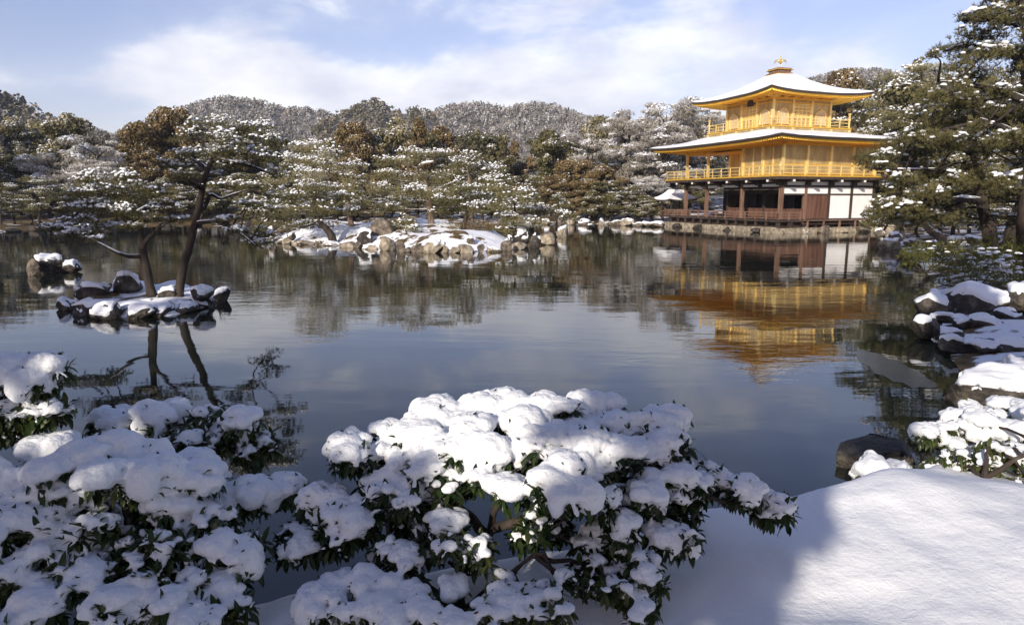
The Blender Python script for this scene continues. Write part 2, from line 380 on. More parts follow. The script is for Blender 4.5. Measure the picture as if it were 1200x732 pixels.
hm = noisy('hill_soil', [(.35, (.08, .075, .055)), (.6, (.16, .15, .13))], .05, .9)
o = obj('hills', mb, hm, smooth=True); tag(o, 'low wooded hills behind the garden', kind='structure')
rng = np.random.default_rng(5)
# the wood on them: thousands of crowns, each a cone or dome of loose leaf masses
n = 26000
Pw = np.column_stack([rng.uniform(-330, 480, n), rng.uniform(130, 560, n)])
hw = hill_h(Pw); azw = np.arctan2(Pw[:, 0], Pw[:, 1]); keep = (hw > 4) & (np.abs(azw) < R(44)); Pw = Pw[keep]; hw = hw[keep]; n = len(Pw)
mbs = {'dark': MB(), 'grey': MB()}
kn = vnoise(Pw, .03, 12) + rng.normal(0, .5, n)
darkzone = np.abs(azw[keep] - math.atan2(-155, 800)) < .085
for key in mbs:
    sel = (((kn > .25) | (darkzone & (Pw[:, 1] < 390) & (Pw[:, 1] > 250))) & ~((Pw[:, 1] > 420) & (kn < .8))) if key == 'dark' else None
    if key == 'dark': dsel = sel
    else: sel = ~dsel
    idx = np.where(sel)[0]; k = 34
    hgt = rng.uniform(2.6, 5.2, len(idx))
    t = rng.uniform(0, 1, (len(idx), k)); a = rng.uniform(0, 6.28, (len(idx), k))
    con = rng.uniform(0, 1, len(idx))[:, None] < .4
    rr_ = np.where(con, 1.7 * (1 - t), 2.0 * np.sqrt(np.clip(1 - (t * 1.6 - .6) ** 2, 0, 1))) * rng.uniform(.7, 1.05, (len(idx), k))
    pos = np.stack([Pw[idx, 0:1] + rr_ * np.cos(a), Pw[idx, 1:2] + rr_ * np.sin(a), hw[idx][:, None] + hgt[:, None] * (t * .9 + .1)], -1).reshape(-1, 3)
    T = np.array([[-.5, -.5, 0], [.5, -.4, .1], [.45, .5, 0], [-.4, .45, -.1]])
    mbs[key].inst(T, [[[0, 1, 2, 3]]], pos, frames(rng.normal(size=(len(pos), 3)) + [0, -.5, .6], rng), rng.uniform(.45, 1.05, len(pos)), np.clip(np.repeat(rng.uniform(.1, .9, len(idx)), k) + rng.normal(0, .15, len(pos)), 0, 1))
fd = foliage('wood_dark', [(.2, (.03, .038, .022)), (.5, (.07, .072, .04)), (.85, (.26, .22, .17))], 0)
fg = foliage('wood_frosted', [(.2, (.09, .085, .07)), (.5, (.22, .20, .17)), (.85, (.58, .57, .56))], 0)
o = obj('distant_evergreen_wood', mbs['dark'], fd); tag(o, 'dark evergreen wood covering the far hills', kind='stuff')
o = obj('distant_frosted_wood', mbs['grey'], fg); tag(o, 'grey snow dusted wood covering the far hills', kind='stuff')

# unseen mound added behind the viewer, shaped to shade the far left shore
sa, ta = np.meshgrid(np.arange(-10, 125, 5.0), np.arange(-150, -50, 3.0), indexing='ij')
pd_ = np.array([-math.sin(SUN_AZ), math.cos(SUN_AZ)]); sd2 = np.array([math.cos(SUN_AZ), math.sin(SUN_AZ)])
P = (ta.ravel()[:, None] * pd_ + sa.ravel()[:, None] * sd2); zh = (46 * sm((-55 - ta) / 12) * np.exp(-((sa - 55) / 30) ** 2)).ravel() + 1.0 * vnoise(P, .12, 3) - 1.2
mb = MB(); ns_, nt_ = sa.shape; i, j = np.meshgrid(np.arange(ns_ - 1), np.arange(nt_ - 1), indexing='ij')
mb.add(np.column_stack([P, zh]), [np.stack([i * nt_ + j, (i + 1) * nt_ + j, (i + 1) * nt_ + j + 1, i * nt_ + j + 1], -1).reshape(-1, 4)])
o = obj('shade_mound', mb, hm, smooth=True); tag(o, 'unseen mound added behind the viewer on the left to shade the far shore', kind='structure')
# ---------------------------------------------------------------- templates
def ico(sub):
    t = (1 + 5 ** .5) / 2
    V = [(-1, t, 0), (1, t, 0), (-1, -t, 0), (1, -t, 0), (0, -1, t), (0, 1, t), (0, -1, -t), (0, 1, -t), (t, 0, -1), (t, 0, 1), (-t, 0, -1), (-t, 0, 1)]
    F = [(0, 11, 5), (0, 5, 1), (0, 1, 7), (0, 7, 10), (0, 10, 11), (1, 5, 9), (5, 11, 4), (11, 10, 2), (10, 7, 6), (7, 1, 8), (3, 9, 4), (3, 4, 2), (3, 2, 6), (3, 6, 8), (3, 8, 9),
         (4, 9, 5), (2, 4, 11), (6, 2, 10), (8, 6, 7), (9, 8, 1)]
    V = [np.array(v) / np.linalg.norm(v) for v in V]
    for _ in range(sub):
        c = {}; nf = []
        def mid(a, b):
            k = (min(a, b), max(a, b))
            if k not in c:
                m = V[a] + V[b]; V.append(m / np.linalg.norm(m)); c[k] = len(V) - 1
            return c[k]
        for a, b, d in F:
            x, y, z = mid(a, b), mid(b, d), mid(d, a); nf += [(a, x, z), (b, y, x), (d, z, y), (x, y, z)]
        F = nf
    return np.array(V), np.array(F)
ICO = [ico(k) for k in range(5)]
EYE = np.eye(3)
def yaw_frames(n, rng):
    a = rng.uniform(0, 6.28, n); Rm = np.zeros((n, 3, 3)); Rm[:, 0, 0] = np.cos(a); Rm[:, 0, 1] = np.sin(a); Rm[:, 1, 0] = -np.sin(a); Rm[:, 1, 1] = np.cos(a); Rm[:, 2, 2] = 1
    return Rm
def snow_lumps(mb, P, S, rng, sub=1, flat=.55):
    """soft squashed lumps of snow, every one differently dented"""
    V0, F0 = ICO[sub]
    for v in range(6):
        V = V0 * (1 + .22 * vnoise(V0, 2.2, 50 + v))[:, None]; V[:, 2] *= flat; V[:, 2] = np.where(V[:, 2] < 0, V[:, 2] * .4, V[:, 2])
        idx = np.arange(v, len(P), 6); mb.inst(V, [F0], P[idx], yaw_frames(len(idx), rng), S[idx])
def tuft(nn, L, w, seed, spread=1.0):
    """spray of pine needles: thin triangles fanning from one point along +Z"""
    r = np.random.default_rng(seed); V = []; F = []
    for i in range(nn):
        a = r.uniform(0, 6.28); e = r.uniform(.15, 1.15) * spread
        d = np.array([math.sin(e) * math.cos(a), math.sin(e) * math.sin(a), math.cos(e)]); s = np.cross(d, r.normal(size=3)); s /= np.linalg.norm(s)
        l = L * r.uniform(.7, 1.1); b = d * r.uniform(0, .25) * L
        k = len(V); V += [b - s * w, b + s * w, b + d * l]; F.append((k, k + 1, k + 2))
    return np.array(V), np.array(F)

# ---------------------------------------------------------------- pines
def voxel_union(mb, size, mat_, name, base, smooth_it=4, parent=None, disp=.014, nscale=.03):
    me = mesh_from(name + '_src', mb, mat_, base); o = link(name, me)
    r = o.modifiers.new('r', 'REMESH'); r.mode = 'VOXEL'; r.voxel_size = size
    s_ = o.modifiers.new('s', 'SMOOTH'); s_.iterations = smooth_it; s_.factor = .5
    tx = bpy.data.textures.new(name + 'n', 'CLOUDS'); tx.noise_scale = nscale; tx.noise_depth = 3
    d = o.modifiers.new('d', 'DISPLACE'); d.texture = tx; d.strength = disp; d.mid_level = .5; d.texture_coords = 'LOCAL'
    dg = bpy.context.evaluated_depsgraph_get(); dg.update(); nm = bpy.data.meshes.new_from_object(o.evaluated_get(dg))
    o.modifiers.clear(); o.data = nm; bpy.data.meshes.remove(me); bpy.data.textures.remove(tx); nm.name = name
    nm.polygons.foreach_set('use_smooth', np.ones(len(nm.polygons), bool)); 
    if not nm.materials: nm.materials.append(mat_)
    if parent is not None: o.parent = parent; o.location = (0, 0, 0)
    return o
def wiggle(a, b, n, amp, rng):
    t = np.linspace(0, 1, n)[:, None]; p = a * (1 - t) + b * t
    w = rng.normal(0, 1, (n, 3)); w[0] = w[-1] = 0; w[1:-1] = (w[1:-1] + .5 * w[:-2]) ; return p + w * amp
def pine_parts(trunk, branches, pads, rng, size, dens, snow=.6, trunk_r=.12, bark='bark', leaf='pine', needles=9, sub=1, base=(0, 0, 0), root=None, snow_branch=True, lump=1.0, nw=.045, merge=0):
    """trunk: list of 3-D points; branches: lists of points; pads: (centre, rx, ry, rz). size = tuft length in metres"""
    mt = MB(); ms = MB(); ml = MB(); mlump = MB() if merge else ms
    trunk = np.asarray(trunk, float); nt = len(trunk)
    tt = np.linspace(0, 1, nt)
    def fine(pts, k=4):
        pts = np.asarray(pts, float); x = np.arange(len(pts)); xi = np.linspace(0, len(pts) - 1, (len(pts) - 1) * k + 1)
        q = np.column_stack([np.interp(xi, x, pts[:, c]) for c in range(3)])
        if len(q) > 4:
            for _ in range(2): q[1:-1] = .25 * q[:-2] + .5 * q[1:-1] + .25 * q[2:]
        return q
    tp = fine(trunk); tr = trunk_r * (1.15 - .75 * np.linspace(0, 1, len(tp))); tr[0] *= 1.35
    mt.tube(tp, tr, 9, wob=.1, rng=rng)
    skel = [tp]
    def snow_on(q, r):
        sl = np.abs(unit(np.gradient(q, axis=0))[:, 2]); ok = sl < .8
        if ok.sum() > 2: 
            seg = np.where(ok)[0]; cuts = np.split(seg, np.where(np.diff(seg) > 1)[0] + 1)
            for c_ in cuts:
                if len(c_) > 2:
                    qq = q[c_] + np.array([0, 0, 1.]) * (r[c_] * .62)[:, None]; ms.tube(qq, r[c_] * .72 * np.abs(.85 + .35 * vnoise(qq, 6, 3)), 7)
    for bpts in branches:
        q = fine(bpts); r = np.linspace(trunk_r * .6, trunk_r * .18, len(q)); mt.tube(q, r, 7, wob=.1, rng=rng); skel.append(q)
        if snow_branch: snow_on(q, r)
    if snow_branch: snow_on(tp, tr)
    sk = np.vstack(skel)
    T, TF = tuft(needles, 1.0, nw, int(rng.integers(1e6)), 1.0); T2, TF2 = tuft(needles, 1.0, nw, int(rng.integers(1e6)), .8)
    for (c, rx, ry, rz) in pads:
        c = np.asarray(c, float)
        k = np.argmin(((sk - c) ** 2).sum(1) + 2.0 * np.maximum(sk[:, 2] - c[2], 0) ** 2)
        q = wiggle(sk[k], c - [0, 0, rz * .3], 5, .04 * np.linalg.norm(sk[k] - c), rng)
        mt.tube(fine(q, 2), np.linspace(trunk_r * .22, trunk_r * .07, 9), 5)
        if snow_branch and not merge: snow_on(fine(q, 2), np.linspace(trunk_r * .22, trunk_r * .07, 9))
        # sub-clumps give each pad a ragged outline
        m = max(4, int(7 * dens ** .5)); a = rng.uniform(0, 6.28, m); d = np.sqrt(rng.uniform(.05, 1, m))
        cc = c + np.column_stack([rx * .78 * d * np.cos(a), ry * .78 * d * np.sin(a), rng.normal(0, rz * .35, m) + rz * .35 * (1 - d)])
        for s_ in cc:
            mt.tube(np.array([c - [0, 0, rz * .3], (c + s_) / 2, s_ - [0, 0, rz * .2]]), np.array([.1, .07, .03]) * trunk_r, 4)
        area = rx * ry / (size * size)
        nn = int(area * 6.0 * dens) + 16
        w = rng.integers(0, m, nn); u = unit(rng.normal(size=(nn, 3))) * (rng.random(nn) ** .4)[:, None]
        sc = np.array([rx * .48, ry * .48, rz * .75]); p = cc[w] + u * sc
        out = unit(u * [1, 1, .35] + [0, 0, .75] + rng.normal(0, .28, (nn, 3)))
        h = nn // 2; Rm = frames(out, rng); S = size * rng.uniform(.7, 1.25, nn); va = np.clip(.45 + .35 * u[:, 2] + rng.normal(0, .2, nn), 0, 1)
        ml.inst(T, [TF], p[:h], Rm[:h], S[:h], va[:h]); ml.inst(T2, [TF2], p[h:], Rm[h:], S[h:], va[h:])
        topz = (p[:, 2] - c[2]) / rz + .35 * u[:, 2]
        up = np.where((topz > (.38 if snow < .95 else .12)) & (u[:, 2] > -.1) & (rng.random(nn) < snow * 1.0))[0]
        if len(up):
            # snow gathers: lumps cluster round a few tufts
            sp_ = p[up] + out[up] * size * .45
            nz = vnoise(sp_, 2.6 / max(rx, .3), 3) > .45 - snow
            sp_ = sp_[nz]
            if len(sp_): snow_lumps(mlump, sp_, lump * size * rng.uniform(.32, .8, len(sp_)), rng, sub, .75)
    o = []
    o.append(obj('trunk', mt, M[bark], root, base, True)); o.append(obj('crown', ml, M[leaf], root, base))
    if merge and mlump.n:
        voxel_union(mlump, merge, M['snow'], 'snow_cover', base, 2, root, merge * 1.6, .14)
        if ms.n: o.append(obj('snow_on_branches', ms, M['snow'], root, base, True))
    elif ms.n: o.append(obj('snow_cover', ms, M['snow'] if size > .05 else M['snow_near'], root, base, True))
    return o
def pxpads(lst, Y, rng, dy=.8, k=1.0):
    out = []
    for p in lst:
        px, py, rx, rz = p[:4]; y = Y + (p[4] if len(p) > 4 else rng.uniform(-dy, dy)); s = y / F_PX
        out.append((D(px, py, y), rx * s * k, rx * s * rng.uniform(.75, 1.05) * k, rz * 1.1 * s))
    return out
def pxline(lst, Y, dy=0):
    n = len(lst); return [D(p[0], p[1], Y + (p[2] if len(p) > 2 else dy * i / (n - 1))) for i, p in enumerate(lst)]

# ---------------------------------------------------------------- rocks
def rock_mesh(rx, ry, rz, seed, snow=.5, sub=3, th=.07, cut=.42, mat_='rock'):
    V0, F0 = ICO[sub]; r = np.random.default_rng(seed)
    V = V0.copy()
    for _ in range(10):                                   # flat broken faces
        n_ = unit(r.normal(size=3) * [1, 1, .8]); d = r.uniform(.42, .85); over = V @ n_ - d
        V = V - np.outer(np.clip(over, 0, None) * .97, n_)
    V = V * (1 + .07 * vnoise(V0, 3, seed) + .03 * vnoise(V0, 8, seed + 1))[:, None]
    V = V * [rx, ry, rz]
    mb = MB(); mb.add(V, [F0])
    cap = None
    if snow:
        tri = V[F0]; fn = np.cross(tri[:, 1] - tri[:, 0], tri[:, 2] - tri[:, 0]); vn = np.zeros_like(V)
        for k in range(3): np.add.at(vn, F0[:, k], fn)
        vn = unit(vn); edge = .25 * vnoise(V0, 4, seed + 7) + .15 * vnoise(V0, 11, seed + 8)
        a = sm((vn[:, 2] - cut + edge) / .35)
        C = V + np.outer(a, [0, 0, th * (1 + 0)]) * (1 + .35 * vnoise(V0, 3.5, seed + 3) + .22 * vnoise(V0, 9, seed + 4) + (.12 * vnoise(V0, 21, seed + 5) if sub > 3 else 0))[:, None] + vn * (a * th * .35)[:, None] - vn * ((1 - a) * th * .5)[:, None]
        cap = MB(); cap.add(C, [F0])
    return mb, cap
def rock(px, py, Y, w_px, h_px, seed, template, group, mat_='rock', snow=True, depth=.9, cut=.42, th=None, name='rock', sink=.25, sub=3, z0=None):
    """px, py = middle of its foot in the photo, w and h its size there"""
    s = Y / F_PX; b = D(px, py, Y) if z0 is None else np.array([D(px, py, Y)[0], Y, z0])
    rx = w_px * s / 2 * 1.12; rz = h_px * s / (1 + .75 - sink) * 1.08; ry = rx * depth
    sub = 4 if Y < 9 else sub; mb, cap = rock_mesh(rx, ry, rz, seed, snow, sub, th if th else min(.10, .22 * rz + .02), cut)
    t = thing(name, (b[0], b[1], b[2]), None, 'rock', group)
    me = mesh_from('stone', mb, M[mat_], (0, 0, -rz * (.75 - sink)), True); link('stone', me, t)
    if snow: link('snow_cap', mesh_from('snow_cap', cap, M['snow'] if Y > 9 else M['snow_near'], (0, 0, -rz * (.75 - sink)), True), t)
    register(t, template); return t

# ---------------------------------------------------------------- the golden pavilion
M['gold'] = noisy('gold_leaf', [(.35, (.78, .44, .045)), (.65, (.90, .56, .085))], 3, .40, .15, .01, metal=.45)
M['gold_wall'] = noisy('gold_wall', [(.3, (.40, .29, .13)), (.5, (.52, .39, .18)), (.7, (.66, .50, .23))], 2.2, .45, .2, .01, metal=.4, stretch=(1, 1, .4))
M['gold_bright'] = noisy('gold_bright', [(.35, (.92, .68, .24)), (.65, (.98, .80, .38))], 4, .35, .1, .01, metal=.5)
M['wood_dark'] = noisy('wood_dark', [(.35, (.03, .02, .015)), (.65, (.075, .05, .038))], 3, .7, .3, .01, stretch=(1, 1, .2))
M['wood_red'] = noisy('wood_red', [(.35, (.085, .038, .024)), (.65, (.17, .085, .055))], 2.5, .65, .3, .01, stretch=(3, 3, .3))
M['wood_post'] = noisy('wood_post', [(.35, (.12, .065, .04)), (.65, (.26, .16, .11))], 2.5, .7, .3, .01, stretch=(3, 3, .3))
M['plaster'] = noisy('plaster', [(.35, (.78, .78, .77)), (.65, (.86, .86, .85))], 1.5, .85, .05, .01)
M['shingle'] = noisy('shingle', [(.35, (.03, .022, .018)), (.65, (.075, .055, .042))], 12, .85, .5, .02, stretch=(1, 1, 8))
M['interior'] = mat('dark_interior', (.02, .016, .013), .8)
M['pane'] = mat('window_paper', (.62, .53, .36), .7)
M['iron_white'] = mat('white_cap', (.75, .73, .70), .6)
pav = thing('golden_pavilion', (C0[0], C0[1], 0), 'three tier golden pavilion with snowy hipped roofs at the pond edge', 'pavilion', rz=YAW)
def part(name, mb, m, parent=pav, smooth=False): return obj(name, mb, M[m], parent, (0, 0, 0), smooth)
A, B, S3 = BA, BB, BS
CY = -A - .075; LY = A - .075                         # near and far end of the long side
def roof_surf(Ex, Ey, oy, tx, ty, toy, ze, zt, lift, n=36, m=14, pw=1.0, cx=0.0):
    """four-sided concave roof: grid (side, u, v) -> points"""
    u = np.linspace(-1, 1, n); v = np.linspace(0, 1, m); out = []
    for sd in range(4):
        uu, vv = np.meshgrid(u, v, indexing='ij')
        ex, ey = Ex * (1 - vv) + tx * vv, Ey * (1 - vv) + ty * vv; o_ = oy * (1 - vv) + toy * vv
        # eaves bow out slightly towards the corners
        if sd == 0: x, y = -ex, uu * ey + o_
        elif sd == 1: x, y = uu * ex, -ey + o_
        elif sd == 2: x, y = ex, -uu * ey + o_
        else: x, y = -uu * ex, ey + o_
        zz = ze + (zt - ze) * (pw * vv + (1 - pw) * vv * vv) + lift * np.abs(uu) ** 3.2 * (1 - vv) ** 2
        out.append(np.stack([x + 0 * uu, y + 0 * uu, zz], -1))
    return out
def grid_faces(n, m, flip=False):
    i, j = np.meshgrid(np.arange(n - 1), np.arange(m - 1), indexing='ij')
    F = np.stack([i * m + j, (i + 1) * m + j, (i + 1) * m + j + 1, i * m + j + 1], -1).reshape(-1, 4)
    return F[:, ::-1] if flip else F
def make_roof(label, Ex, Ey, oy, tx, ty, ze, zt, lift, pw, wallx, wally, wo, zin, snow_th, edge=.2):
    n, m = 37, 14
    body = MB(); snow = MB(); sof = MB(); eb = MB()
    top = roof_surf(Ex, Ey, oy, tx, ty, 0, ze + edge, zt, lift, n, m, pw)
    for s_ in top: body.add(s_.reshape(-1, 3), [grid_faces(n, m)])
    # snow blanket: a closed skin a hand thick with an uneven rounded rim
    for k, s_ in enumerate(top):
        q = s_.copy(); v = np.linspace(0, 1, m)[None, :]
        nzs = .035 * vnoise(q.reshape(-1, 3), 1.6, 21).reshape(n, m)
        q[..., 2] += snow_th * (.35 + .65 * sm(v / .12)) + nzs * 1.3
        r_ = s_[:, 0].copy(); c_ = np.array([0, oy * 1.0, 0]); r_[:, :2] += (c_[:2] - r_[:, :2]) * .012; r_[:, 2] += .006
        full = np.concatenate([r_[:, None], q], 1); snow.add(full.reshape(-1, 3), [grid_faces(n, m + 1)])
    # eave edge: thick layered shingles, gilded board under them
    for s_ in top:
        e = s_[:, 0]; c_ = np.array([0, oy, 0])
        a_ = e.copy(); b_ = e.copy(); b_[:, 2] -= edge * .62; b_[:, :2] += (c_[:2] - b_[:, :2]) * .010
        eb.add(np.concatenate([a_[:, None], b_[:, None]], 1).reshape(-1, 3), [grid_faces(n, 2, True)])
        d_ = b_.copy(); d_[:, :2] += (c_[:2] - d_[:, :2]) * .02
        f_ = d_.copy(); f_[:, 2] -= edge * .38
        eb.add(np.concatenate([b_[:, None], d_[:, None]], 1).reshape(-1, 3), [grid_faces(n, 2, True)])
        sof.add(np.concatenate([d_[:, None], f_[:, None]], 1).reshape(-1, 3), [grid_faces(n, 2, True)])
    low = roof_surf(Ex * .97, Ey * .97, oy, wallx, wally, wo, ze, zin, lift, n, 6, 1.0)
    for s_ in low: sof.add(s_.reshape(-1, 3), [grid_faces(n, 6, True)])
    # rafters
    for s_ in low:
        for k in np.linspace(0, n - 1, 66):
            i0 = int(min(k, n - 2)); f = k - i0; p0 = s_[i0, 0] * (1 - f) + s_[i0 + 1, 0] * f; p1 = s_[i0, -1] * (1 - f) + s_[i0 + 1, -1] * f
            p0 = p0 - [0, 0, .05]; p1 = p1 - [0, 0, .05]; sof.tube(np.array([p0, (p0 + p1) / 2 + [0, 0, .0], p1]), .045, 4)
    r = part('roof', body, 'shingle', smooth=True); 
    if label: r['label'] = label
    part('eave_edge', eb, 'shingle', r, True); part('soffit', sof, 'gold', r); part('snow_cover', snow, 'snow', r, True)
    return r
OV = 2.23
make_roof('lower roof of thin shingles under snow', B + OV, A + OV, -.075, S3 + 1.15, S3 + 1.15, 6.02, 6.92, .16, .5, B, A, -.075, 6.10, .13, .22)
make_roof('upper roof of thin shingles under snow', S3 + 2.0, S3 + 2.0, 0, .62, .62, 9.42, 11.46, .26, .42, S3, S3, 0, 9.62, .12, .2)
# foundation
mb = MB(); r_ = np.random.default_rng(8)
def stones(x0, x1, y0, y1, axis):
    L = (y1 - y0) if axis else (x1 - x0); p = 0
    while p < L - .05:
        w_ = min(r_.uniform(.9, 2.0), L - p)
        if axis: mb.b2(x0, x1, y0 + p + .015, y0 + p + w_ - .015, -.8, .36 + r_.uniform(-.03, .03))
        else: mb.b2(x0 + p + .015, x0 + p + w_ - .015, y0, y1, -.8, .36 + r_.uniform(-.03, .03))
        p += w_
fx0, fx1, fy0, fy1 = -B - 1.35, B + 1.6, CY - 1.5, LY + 1.4
stones(fx0, fx0 + .5, fy0 + .5, fy1, 1); stones(fx0, fx1, fy0, fy0 + .5, 0)
mb.b2(fx0 + .5, fx1, fy0 + .5, fy1, -.8, .30)
part('stone_foundation', mb, 'rock_pale')
# deck and its railing
mb = MB()
dx0, dy0, dy1 = -B - 1.15, CY - 1.1, LY + 1.2
mb.b2(dx0, B, dy0 + .02, dy1, .74, .86)
for k in np.arange(dy0 + .1, dy1, .0 + 1.05): mb.b2(dx0 + .06, dx0 + .2, k, k + .14, .3, .74); mb.b2(-B - .1, -B + .06, k, k + .14, .3, .74)
for k in np.arange(dx0 + .2, B, 1.05): mb.b2(k, k + .14, dy0 + .1, dy0 + .24, .3, .74)
mb.b2(dx0 + .5, B, dy0 + .5, dy1, .35, .74)
mb.b2(-B + .9, B, dy0 - .02, dy0 + .02, .55, .72)
part('deck', mb, 'wood_dark')
mb = MB()
def rail_run(mb, p0, p1, z, h, levels=(1.0, .62, .22), gap=1.06, t=.07, cap=.0):
    p0 = np.array(p0, float); p1 = np.array(p1, float); L = np.linalg.norm(p1 - p0); a = math.atan2(*(p1 - p0)[::-1]); c = (p0 + p1) / 2
    for lv in levels: mb.box((c[0], c[1], z + h * lv), (L + (.25 if lv == 1.0 else 0), t * .8, t * (1.0 if lv == 1 else .7)), a)
    n_ = max(1, int(round(L / gap)))
    for k in range(n_ + 1):
        q = p0 + (p1 - p0) * k / n_; mb.box((q[0], q[1], z + h * (.5 + cap)), (t, t, h * (1 + cap * 2)), a)
rail_run(mb, (dx0 + .08, dy0 + .08), (dx0 + .08, dy1 - .1), .86, .50); rail_run(mb, (dx0 + .08, dy0 + .08), (-B + .8, dy0 + .08), .86, .50)
rail_run(mb, (dx0 + .08, dy1 - .1), (-B + 1, dy1 - .1), .86, .50)
part('deck_railing', mb, 'wood_post')
mb = MB(); mb.b2(-B + .95, B + .2, dy0 - .35, dy0 + .45, .80, .85)
for k in np.arange(-B + 1.1, B, 1.4): mb.b2(k, k + .1, dy0 - .3, dy0 - .2, .30, .80)
part('step_bench', mb, 'wood_post')
# ground floor
bay = 2 * B / 4; lb = 2 * A / 5.5
for k in range(5):                                     # posts of the short side
    mb = MB(); w_ = .2 if k else .24; mb.b2(-B + k * bay - w_ / 2, -B + k * bay + w_ / 2, CY - w_ / 2, CY + w_ / 2, .86, 3.5); part('post', mb, 'wood_post' if k < 2 else 'wood_dark')
for off in (2 * lb, 4.1 * lb, 5.5 * lb):
    mb = MB(); mb.b2(-B - .11, -B + .11, CY + off - .11, CY + off + .11, .86, 3.5); part('post', mb, 'wood_post')
IX = -B + 2.06
for off in (0, 1, 2, 3, 4.1):
    mb = MB(); mb.b2(IX - .09, IX + .09, CY + off * lb - .09 + (.12 if off == 0 else 0), CY + off * lb + .09 + (.12 if off == 0 else 0), .86, 3.5); part('post', mb, 'wood_dark')
mb = MB(); yl = CY + 4.1 * lb                          # wainscot inside the veranda: boards
mb.b2(IX - .03, IX + .03, CY + .1, yl, .9, 1.5); mb.b2(IX - .06, IX + .06, CY + .1, yl, 1.5, 1.58)
for k in np.arange(CY + .2, yl, .42): mb.b2(IX - .045, IX + .045, k, k + .04, .9, 1.5)
part('wainscot', mb, 'wood_red')
mb = MB(); mb.b2(-B + .12, IX, CY - .04, CY + .04, .9, 1.5); mb.b2(-B + .12, IX, CY - .06, CY + .06, 1.5, 1.58); part('wainscot', mb, 'wood_red')
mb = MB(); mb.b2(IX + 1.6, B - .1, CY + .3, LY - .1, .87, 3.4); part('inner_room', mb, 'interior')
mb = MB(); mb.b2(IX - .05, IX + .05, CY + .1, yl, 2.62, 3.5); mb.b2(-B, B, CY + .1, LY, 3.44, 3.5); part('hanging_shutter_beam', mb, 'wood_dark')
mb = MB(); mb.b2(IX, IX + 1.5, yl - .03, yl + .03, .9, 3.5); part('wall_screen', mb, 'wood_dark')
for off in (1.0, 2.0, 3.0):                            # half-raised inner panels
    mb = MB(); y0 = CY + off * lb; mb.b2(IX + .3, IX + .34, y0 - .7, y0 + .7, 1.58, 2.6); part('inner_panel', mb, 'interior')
mb = MB()                                              # beams of the short side
for z0, z1 in ((2.52, 2.63), (3.06, 3.20), (3.44, 3.56)): mb.b2(-B + .1, B + .1, CY - .07, CY + .07, z0, z1)
mb.b2(-B + .1, B + .1, CY - .08, CY + .08, .80, .92)
part('beam', mb, 'wood_dark')
mb = MB(); mb.b2(-B - .07, -B + .07, CY, LY, 3.30, 3.44); mb.b2(-B - .05, -B + .05, CY + .1, LY, 2.88, 2.96); part('beam', mb, 'wood_dark')
for k in range(4):
    mb = MB(); x0, x1 = -B + k * bay + .1, -B + (k + 1) * bay - .1; mb.b2(x0, x1, CY - .03, CY + .03, 2.63, 3.06); part('white_lintel_panel', mb, 'plaster')
    mb = MB(); mb.b2(x0, x1, CY - .03, CY + .03, 3.20, 3.44); part('upper_lintel_panel', mb, 'plaster')
    if k >= 2:
        mb = MB(); mb.b2(x0, x1, CY - .03, CY + .03, .92, 2.52); part('white_wall_panel', mb, 'plaster')
for q in range(5):                                     # small white panels above the veranda of the long side
    mb = MB(); y0 = CY + .15 + q * lb * 1.06; mb.b2(-B - .02, -B + .02, y0 + .12, y0 + lb * .88, 3.10, 3.28); part('upper_lintel_panel', mb, 'plaster')
mb = MB(); x0, x1 = -B + bay + .1, -B + 2 * bay - .1
mb.b2(x0, x1, CY - .03, CY + .03, .92, 2.52)
for k in np.linspace(x0, x1 - .06, 5): mb.b2(k, k + .06, CY - .06, CY - .03, .92, 2.52)
part('plank_door', mb, 'wood_red')
# first balcony (second floor)
mb = MB(); bx0, bx1, by0, by1 = -B - 1.15, B + 1.15, CY - 1.05, LY + 1.35
mb.b2(bx0, bx1, by0, by1, 3.56, 3.74); part('balcony_floor', mb, 'wood_dark')
mb = MB(); mb.b2(bx0 - .03, bx1 + .03, by0 - .03, by1 + .03, 3.742, 3.84); part('balcony_edge', mb, 'gold')
mb = MB()
for k in range(5):
    x = -B + k * bay; mb.b2(x - .08, x + .08, by0 - .07, CY, 3.38, 3.555); mb.b2(x - .16, x + .16, CY - .35, CY - .1, 3.2, 3.38)
for k in range(6):
    y = CY + k * lb * 1.06; mb.b2(bx0 - .07, -B, y - .08, y + .08, 3.38, 3.555); mb.b2(-B - .35, -B - .1, y - .16, y + .16, 3.2, 3.38)
part('bracket', mb, 'wood_dark')
for k in range(5):
    x = -B + k * bay; mb = MB(); mb.b2(x - .09, x + .09, by0 - .1, by0 - .07, 3.40, 3.54); part('bracket_cap', mb, 'iron_white')
for k in range(6):
    y = CY + k * lb * 1.06; mb = MB(); mb.b2(bx0 - .1, bx0 - .07, y - .09, y + .09, 3.40, 3.54); part('bracket_cap', mb, 'iron_white')
mb = MB(); z = 3.84
for a_, b_ in (((bx0 + .08, by0 + .08), (bx1 - .08, by0 + .08)), ((bx0 + .08, by0 + .08), (bx0 + .08, by1 - .08)), ((bx0 + .08, by1 - .08), (bx1, by1 - .08)), ((bx1 - .08, by0 + .08), (bx1 - .08, by1))):
    rail_run(mb, a_, b_, z, .62, gap=1.03, t=.055)
part('balcony_railing', mb, 'gold_bright')
mb = MB(); mb.box((bx0 + .08, by0 + .08, z + .42), (.1, .1, .9)); part('corner_newel', mb, 'gold_bright')
